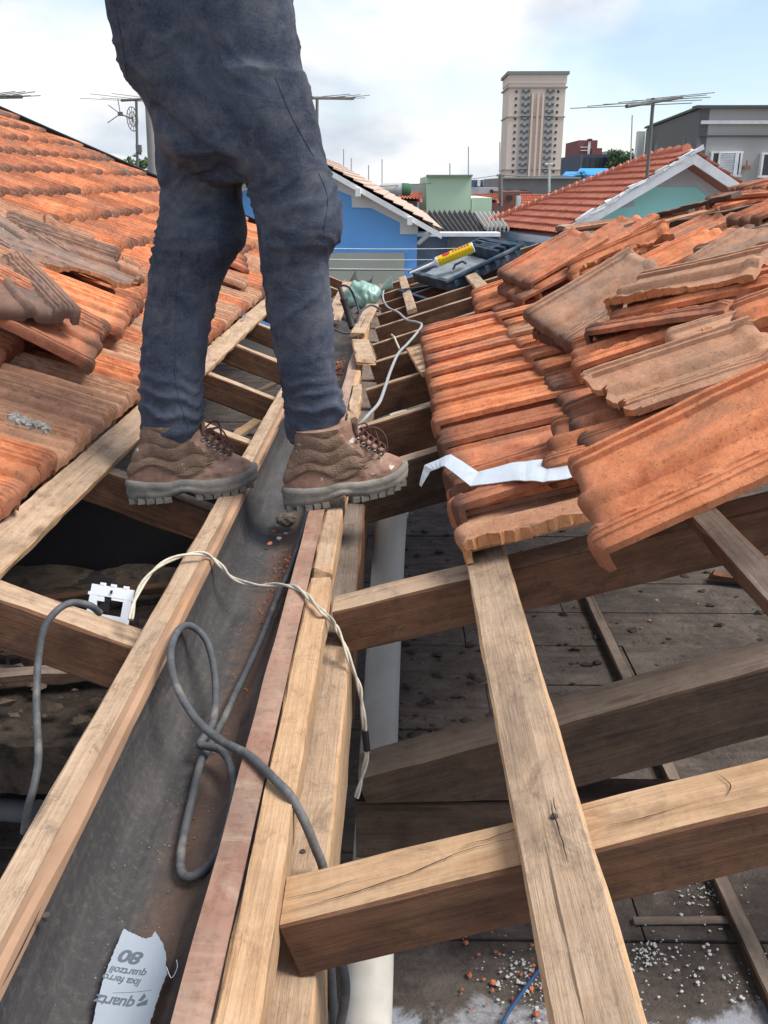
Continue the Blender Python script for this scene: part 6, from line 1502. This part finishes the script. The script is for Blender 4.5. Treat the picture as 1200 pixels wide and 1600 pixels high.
# large grey building at right
def grey_building():
    Y = 26.0; P = lambda x, y, dy=0: aty(x, y, Y + dy)
    c = P(1096, 169); zt = c.z; far = atz(1010, 201, zt); t = thing('grey_apartment_house', (c.x + 4, Y, -4.6), 'large grey apartment house with a stained side wall, white band and louvred shutter, upper right', 'building')
    tt = NT('stained_render'); a = tt.coord('Object', (1, 1, 1), False); sep = tt.n.new('ShaderNodeSeparateXYZ'); tt.l.new(a, sep.inputs[0])
    st = tt.noise(tt.coord('Object', (1.6, 1.6, .35), False), 1.2, 8, 0.65)
    top = tt.math('MULTIPLY', tt.math('SUBTRACT', sep.outputs[2], zt + 4.6 - 2.2), .28)
    c2 = tt.ramp(tt.math('ADD', st, tt.math('MAXIMUM', top, -.05)), [(0.45, (0.62, 0.60, 0.54)), (0.60, (0.44, 0.42, 0.39)), (0.85, (0.13, 0.13, 0.13))])
    M_ST = tt.out(c2, 0.95, tt.noise(a, 8, 5), 0.2, 0.01)
    gy = flat('grey_paint', (0.41, 0.395, 0.375), 0.9, 0.05, .5, 0.05, dirt=(0.35, 0.335, 0.32), damt=0.4, dsc=.5)
    R1 = V((c.x + 9, Y + .3, zt)); 
    b = MB(); f = [V((c.x, Y, -4.6)), V((R1.x, R1.y, -4.6)), V((R1.x, R1.y, zt)), V((c.x, Y, zt))]; b.prism(f, (0, .2, 0)); b.build('front_wall', gy, t)
    b = MB(); b.prism([V((c.x - .02, Y, -4.6)), V((far.x, far.y, -4.6)), V((far.x, far.y, zt - .02)), V((c.x - .02, Y, zt - .02))], (.25, 0.0, 0)); b.build('side_wall', M_ST, t)
    b = MB(); b.add([V((c.x + .1, Y + .1, zt - .3)), V((R1.x, R1.y, zt - .3)), V((R1.x, far.y, zt - .3)), V((far.x + .2, far.y, zt - .3))], [(0, 1, 2, 3)]); b.add([V((far.x + .2, far.y, -4.6)), V((R1.x, far.y, -4.6)), V((R1.x, far.y, zt - .3)), V((far.x + .2, far.y, zt - .3))], [(0, 1, 2, 3)]); b.build('flat_roof', gy, t)
    b = MB(); b.box(((c.x + R1.x) / 2, Y + .1, zt + .03), (9.3, .45, .07)); b.prism([V((c.x - .08, Y, zt)), V((far.x - .08, far.y, zt)), V((far.x - .08, far.y, zt + .06)), V((c.x - .08, Y, zt + .06))], (.4, 0, 0)); b.build('coping', flat('dark_coping', (0.10, 0.10, 0.10), 0.9), t)
    def band(y0, y1, m, pr, nm):
        p = P(1096, y0); q = P(1096, y1); b = MB(); b.box(((c.x + R1.x) / 2 + .02, Y - pr / 2 + .12, (p.z + q.z) / 2), (9.0, pr + .24, p.z - q.z)); b.build(nm, m, t)
    band(188.5, 194, flat('white_band', (0.66, 0.65, 0.64), 0.8), .08, 'band'); band(211.5, 213.5, flat('ledge_dark', (0.10, 0.095, 0.09), 0.9), .05, 'ledge')
    def win(x0, x1, x2, y0, y1):
        p = P(x0, y0); q = P(x1, y1); b = MB(); b.box(((p.x + q.x) / 2, Y + .0, (p.z + q.z) / 2), (q.x - p.x, .10, p.z - q.z)); w = b.build('window', M_GLASS, t)
        fb = MB()
        for (cx, cz, sx, sz) in (((p.x + q.x) / 2, p.z, q.x - p.x + .08, .05), ((p.x + q.x) / 2, q.z, q.x - p.x + .12, .06), (p.x, (p.z + q.z) / 2, .05, p.z - q.z - .052), (q.x, (p.z + q.z) / 2, .05, p.z - q.z - .052)): fb.box((cx, Y - .02, cz), (sx, .16, sz))
        fb.build('window_frame', M_WTRIM, t)
        if x2:
            s0 = P(x2, y0).x; b = MB(); H = p.z - q.z
            for i in range(14): b.box(((s0 + q.x) / 2 - .08, Y - .10, q.z + H * (i + .5) / 14), (q.x - s0 - .22, .03, H / 14 * .72), 0, Matrix.Rotation(.35, 3, 'X'))
            b.box((s0, Y - .10, (p.z + q.z) / 2), (.05, .06, H)); b.box((q.x - .13, Y - .10, (p.z + q.z) / 2), (.10, .06, H)); b.build('shutter', flat('white_shutter', (0.70, 0.71, 0.74), 0.6), t)
    win(1112, 1153, 1123, 238, 275); win(1191, 1232, 0, 240, 276)
    p = P(1164, 262); b = MB(); b.box((p.x, Y - .1, p.z), (.16, .2, .10)); b.tube([p + V((0, -.1, 0)), p + V((0, -.1, .18))], .02, 6); b.build('wall_lamp', flat('rusty_lamp', (0.28, 0.14, 0.11), 0.8), t)
    t2, _ = simple('white_annex', 998, 1009, 205, 33, .3, (0.55, 0.55, 0.55), 'narrow white building edge left of the large stained grey wall')
grey_building()
# ---------------------------------------------------------------- antennas, masts and the concrete pole
M_AL = flat('aerial_metal', (0.17, 0.165, 0.16), 0.6, 0.15, 4, 0.1, 0.4)
def yagi(name, mast_px, mast_top, mast_bot, Y, boom, els, label, r=.02, extra=None, bdy=1.0, elL=.5):
    a = aty(*mast_top, Y); b0 = aty(*mast_bot, Y); t = thing(name, (b0.x, Y, b0.z), label, 'antenna')
    b = MB(); b.tube([b0 + (b0 - a) * .15, a], r, 8); b.build('mast', M_AL, t)
    p = aty(boom[0], boom[1], Y - bdy); q = aty(boom[2], boom[3], Y + bdy); b = MB(); b.tube([p, q], r * .95, 8); b.build('boom', M_AL, t)
    d = (q - p).normalized(); s = d.cross(V((0, 0, 1))).normalized()
    b = MB()
    for i in range(els):
        c = p.lerp(q, .04 + .92 * i / (els - 1)); L = elL * (1.15 - .5 * i / els); b = MB(); b.tube([c - s * L, c + s * L + V((0, 0, .05 * (i % 2)))], r * .22, 6); b.build('dipole', M_AL, t)
    return t
yagi('tv_antenna', 0, (1021, 153), (1012, 262), 15, (979, 166, 1065, 152), 6, 'large television antenna on a rusty mast in front of the grey building', .028, bdy=1.3, elL=.75)
yagi('tv_antenna', 0, (495.5, 152), (495, 235), 18, (488, 153, 552, 154), 6, 'television antenna sticking out beside the right thigh', .028, bdy=1.0, elL=.5)
yagi('tv_antenna', 0, (-30, 152), (-30, 300), 14, (-40, 152, 34, 151), 7, 'television antenna entering the picture at the left edge above the tiles', .028, bdy=.4, elL=.55)
t = yagi('tv_antenna', 0, (213, 154), (215, 272), 13, (190, 157, 222, 155), 4, 'television antenna with a small round dish behind the left roof', .018, bdy=-.3, elL=.5)
c = aty(207, 186, 13); b = MB()
for rr in (.15, .09): b.tube([c + V((.35 * rr * math.cos(k * math.pi / 12), rr * .5 * math.cos(k * math.pi / 12), rr * math.sin(k * math.pi / 12))) for k in range(25)], .006, 5, cap=False)
for k in range(6): a_ = k * math.pi / 6; d = V((.35 * .15 * math.cos(a_), .075 * math.cos(a_), .15 * math.sin(a_))); b.tube([c - d, c + d], .004, 5)
b.build('dish', M_AL, t)
b = MB(); h = aty(188, 178, 13); b.tube([c, h], .010, 6); b.tube([h, aty(169, 164, 13)], .006, 6); b.tube([h, aty(168, 192, 13)], .006, 6); b.tube([h, aty(184, 154, 13)], .006, 6); b.box(h, (.06, .04, .05)); b.build('feed_arm', M_AL, t)
b = MB(); b.box(aty(217, 232, 12.97), (.07, .06, .09)); b.build('junction_box', M_AL, t)
b = MB(); b.tube([aty(233.5, 150, 24), aty(244, 330, 24)], [.115, .15], 14)
tag(b.build('concrete_pole', flat('pole_concrete', (0.27, 0.26, 0.25), 0.95, 0.1, 2, 0.2)), 'grey concrete utility pole rising behind the left thigh', 'pole')
for i, (x, y0, y1, Y, lab) in enumerate(((537, 233, 275, 45, 'thin mast on the skyline, leftmost right of the thigh'), (549, 247, 280, 45, 'thin mast on the skyline just above the blue house roof'), (576, 258, 300, 45, 'short thin mast left of the cylindrical tank'), (597, 249, 292, 45, 'thin mast rising behind the cylindrical tank'), (732, 229, 276, 50, 'thin mast standing above the pale green building'), (781, 222, 300, 50, 'thin mast just left of the tall beige tower'), (985, 180, 262, 40, 'thin pale mast left of the large grey building'), (703, 255, 275, 50, 'short fuzzy aerial on the pale green building'))):
    b = MB(); a = aty(x + (3 if x > 900 else 0), y0, Y); c = aty(x, y1, Y); b.tube([c + (c - a) * .3, a], .028 if Y < 50 else .035, 6)
    tag(b.build('thin_mast', flat('mast_grey_%d' % i, (0.42, 0.42, 0.42), 0.7)), lab, 'mast')
for i, (x, y0, y1, Y) in enumerate(((782, 272, 322, 40), (858, 255, 300, 40))):
    b = MB(); b.tube([aty(x, y0, Y), aty(x, y1, Y)], .09 if i == 0 else .05, 8); b.tube([aty(x - 6, y0 + 2, Y), aty(x + 6, y0 + 2, Y)], .05, 6)
    tag(b.build('street_pole', flat('pole_dark_%d' % i, (0.16, 0.16, 0.16) if i == 0 else (0.5, 0.52, 0.5), 0.8)), ('dark utility pole between the green building and the tower' if i == 0 else 'slim pale post in front of the long grey concrete building'), 'pole')
def wire(x0, y0, Y0, x1, y1, Y1, sag, r, lab, col=M_WTRIM):
    a = aty(x0, y0, Y0); c = aty(x1, y1, Y1); pts = [a.lerp(c, k / 16) - V((0, 0, sag * 4 * (k / 16) * (1 - k / 16))) for k in range(17)]
    b = MB(); b.tube(pts, r, 5); tag(b.build('overhead_wire', col), lab, 'wire', 'overhead wires')
for k, (y, yb) in enumerate(((386, 388), (403, 405), (417, 420))): wire(380, y - 2, 11, 720, yb, 11.5, .02, .0035, ('highest', 'middle', 'lowest')[k] + ' of the three pale wires crossing in front of the blue house')
wire(455, 296, 20, 783, 273, 40, .1, .012, 'long dark wire crossing the sky above the cylindrical tank', M_AL)
wire(783, 273, 40, 905, 271, 50, .1, .02, 'dark wire crossing in front of the foot of the tower', M_AL)
# stepped white block behind the left roof
t, m = simple('white_stepped_building', 140, 158, 238, 90, 8, (0.55, 0.55, 0.54), 'white stepped building just showing over the left roof')
for a_, c_, y in ((158, 166, 245), (166, 182, 250)):
    p = aty(a_, y, 90); q = aty(c_, y, 90); b = MB(); b.box(((p.x + q.x) / 2, 94, (p.z - 4.6) / 2), (q.x - p.x, 7.9, p.z + 4.6)); b.build('wing', m, t)
# a spread of low roofs filling the middle distance below the skyline
gcol = [(0.30, 0.28, 0.25), (0.38, 0.36, 0.33), (0.26, 0.15, 0.11), (0.34, 0.33, 0.30)]
wl_ = ['cream', 'dusty white', 'brick brown', 'pale grey']
for i, (x0, x1, yt, Y) in enumerate(((380, 470, 284, 70), (465, 530, 288, 90), (530, 600, 290, 110), (598, 668, 287, 140), (735, 800, 291, 150), (60, 200, 284, 80), (1000, 1300, 262, 120), (860, 1010, 276, 160))):
    simple('distant_house', x0, x1, yt, Y, 14, gcol[i % 4], '%s house block low on the horizon, %s' % (wl_[i % 4], ['behind the legs', 'left of the thin masts', 'under the thin masts', 'behind the cylindrical tank', 'behind the striped building', 'hidden behind the left roof', 'behind the large grey building', 'behind the blue sheet roof'][i]), windows=tuple((x0 + 6 + k * 14, yt + 3, x0 + 11 + k * 14, yt + 7) for k in range(3)))
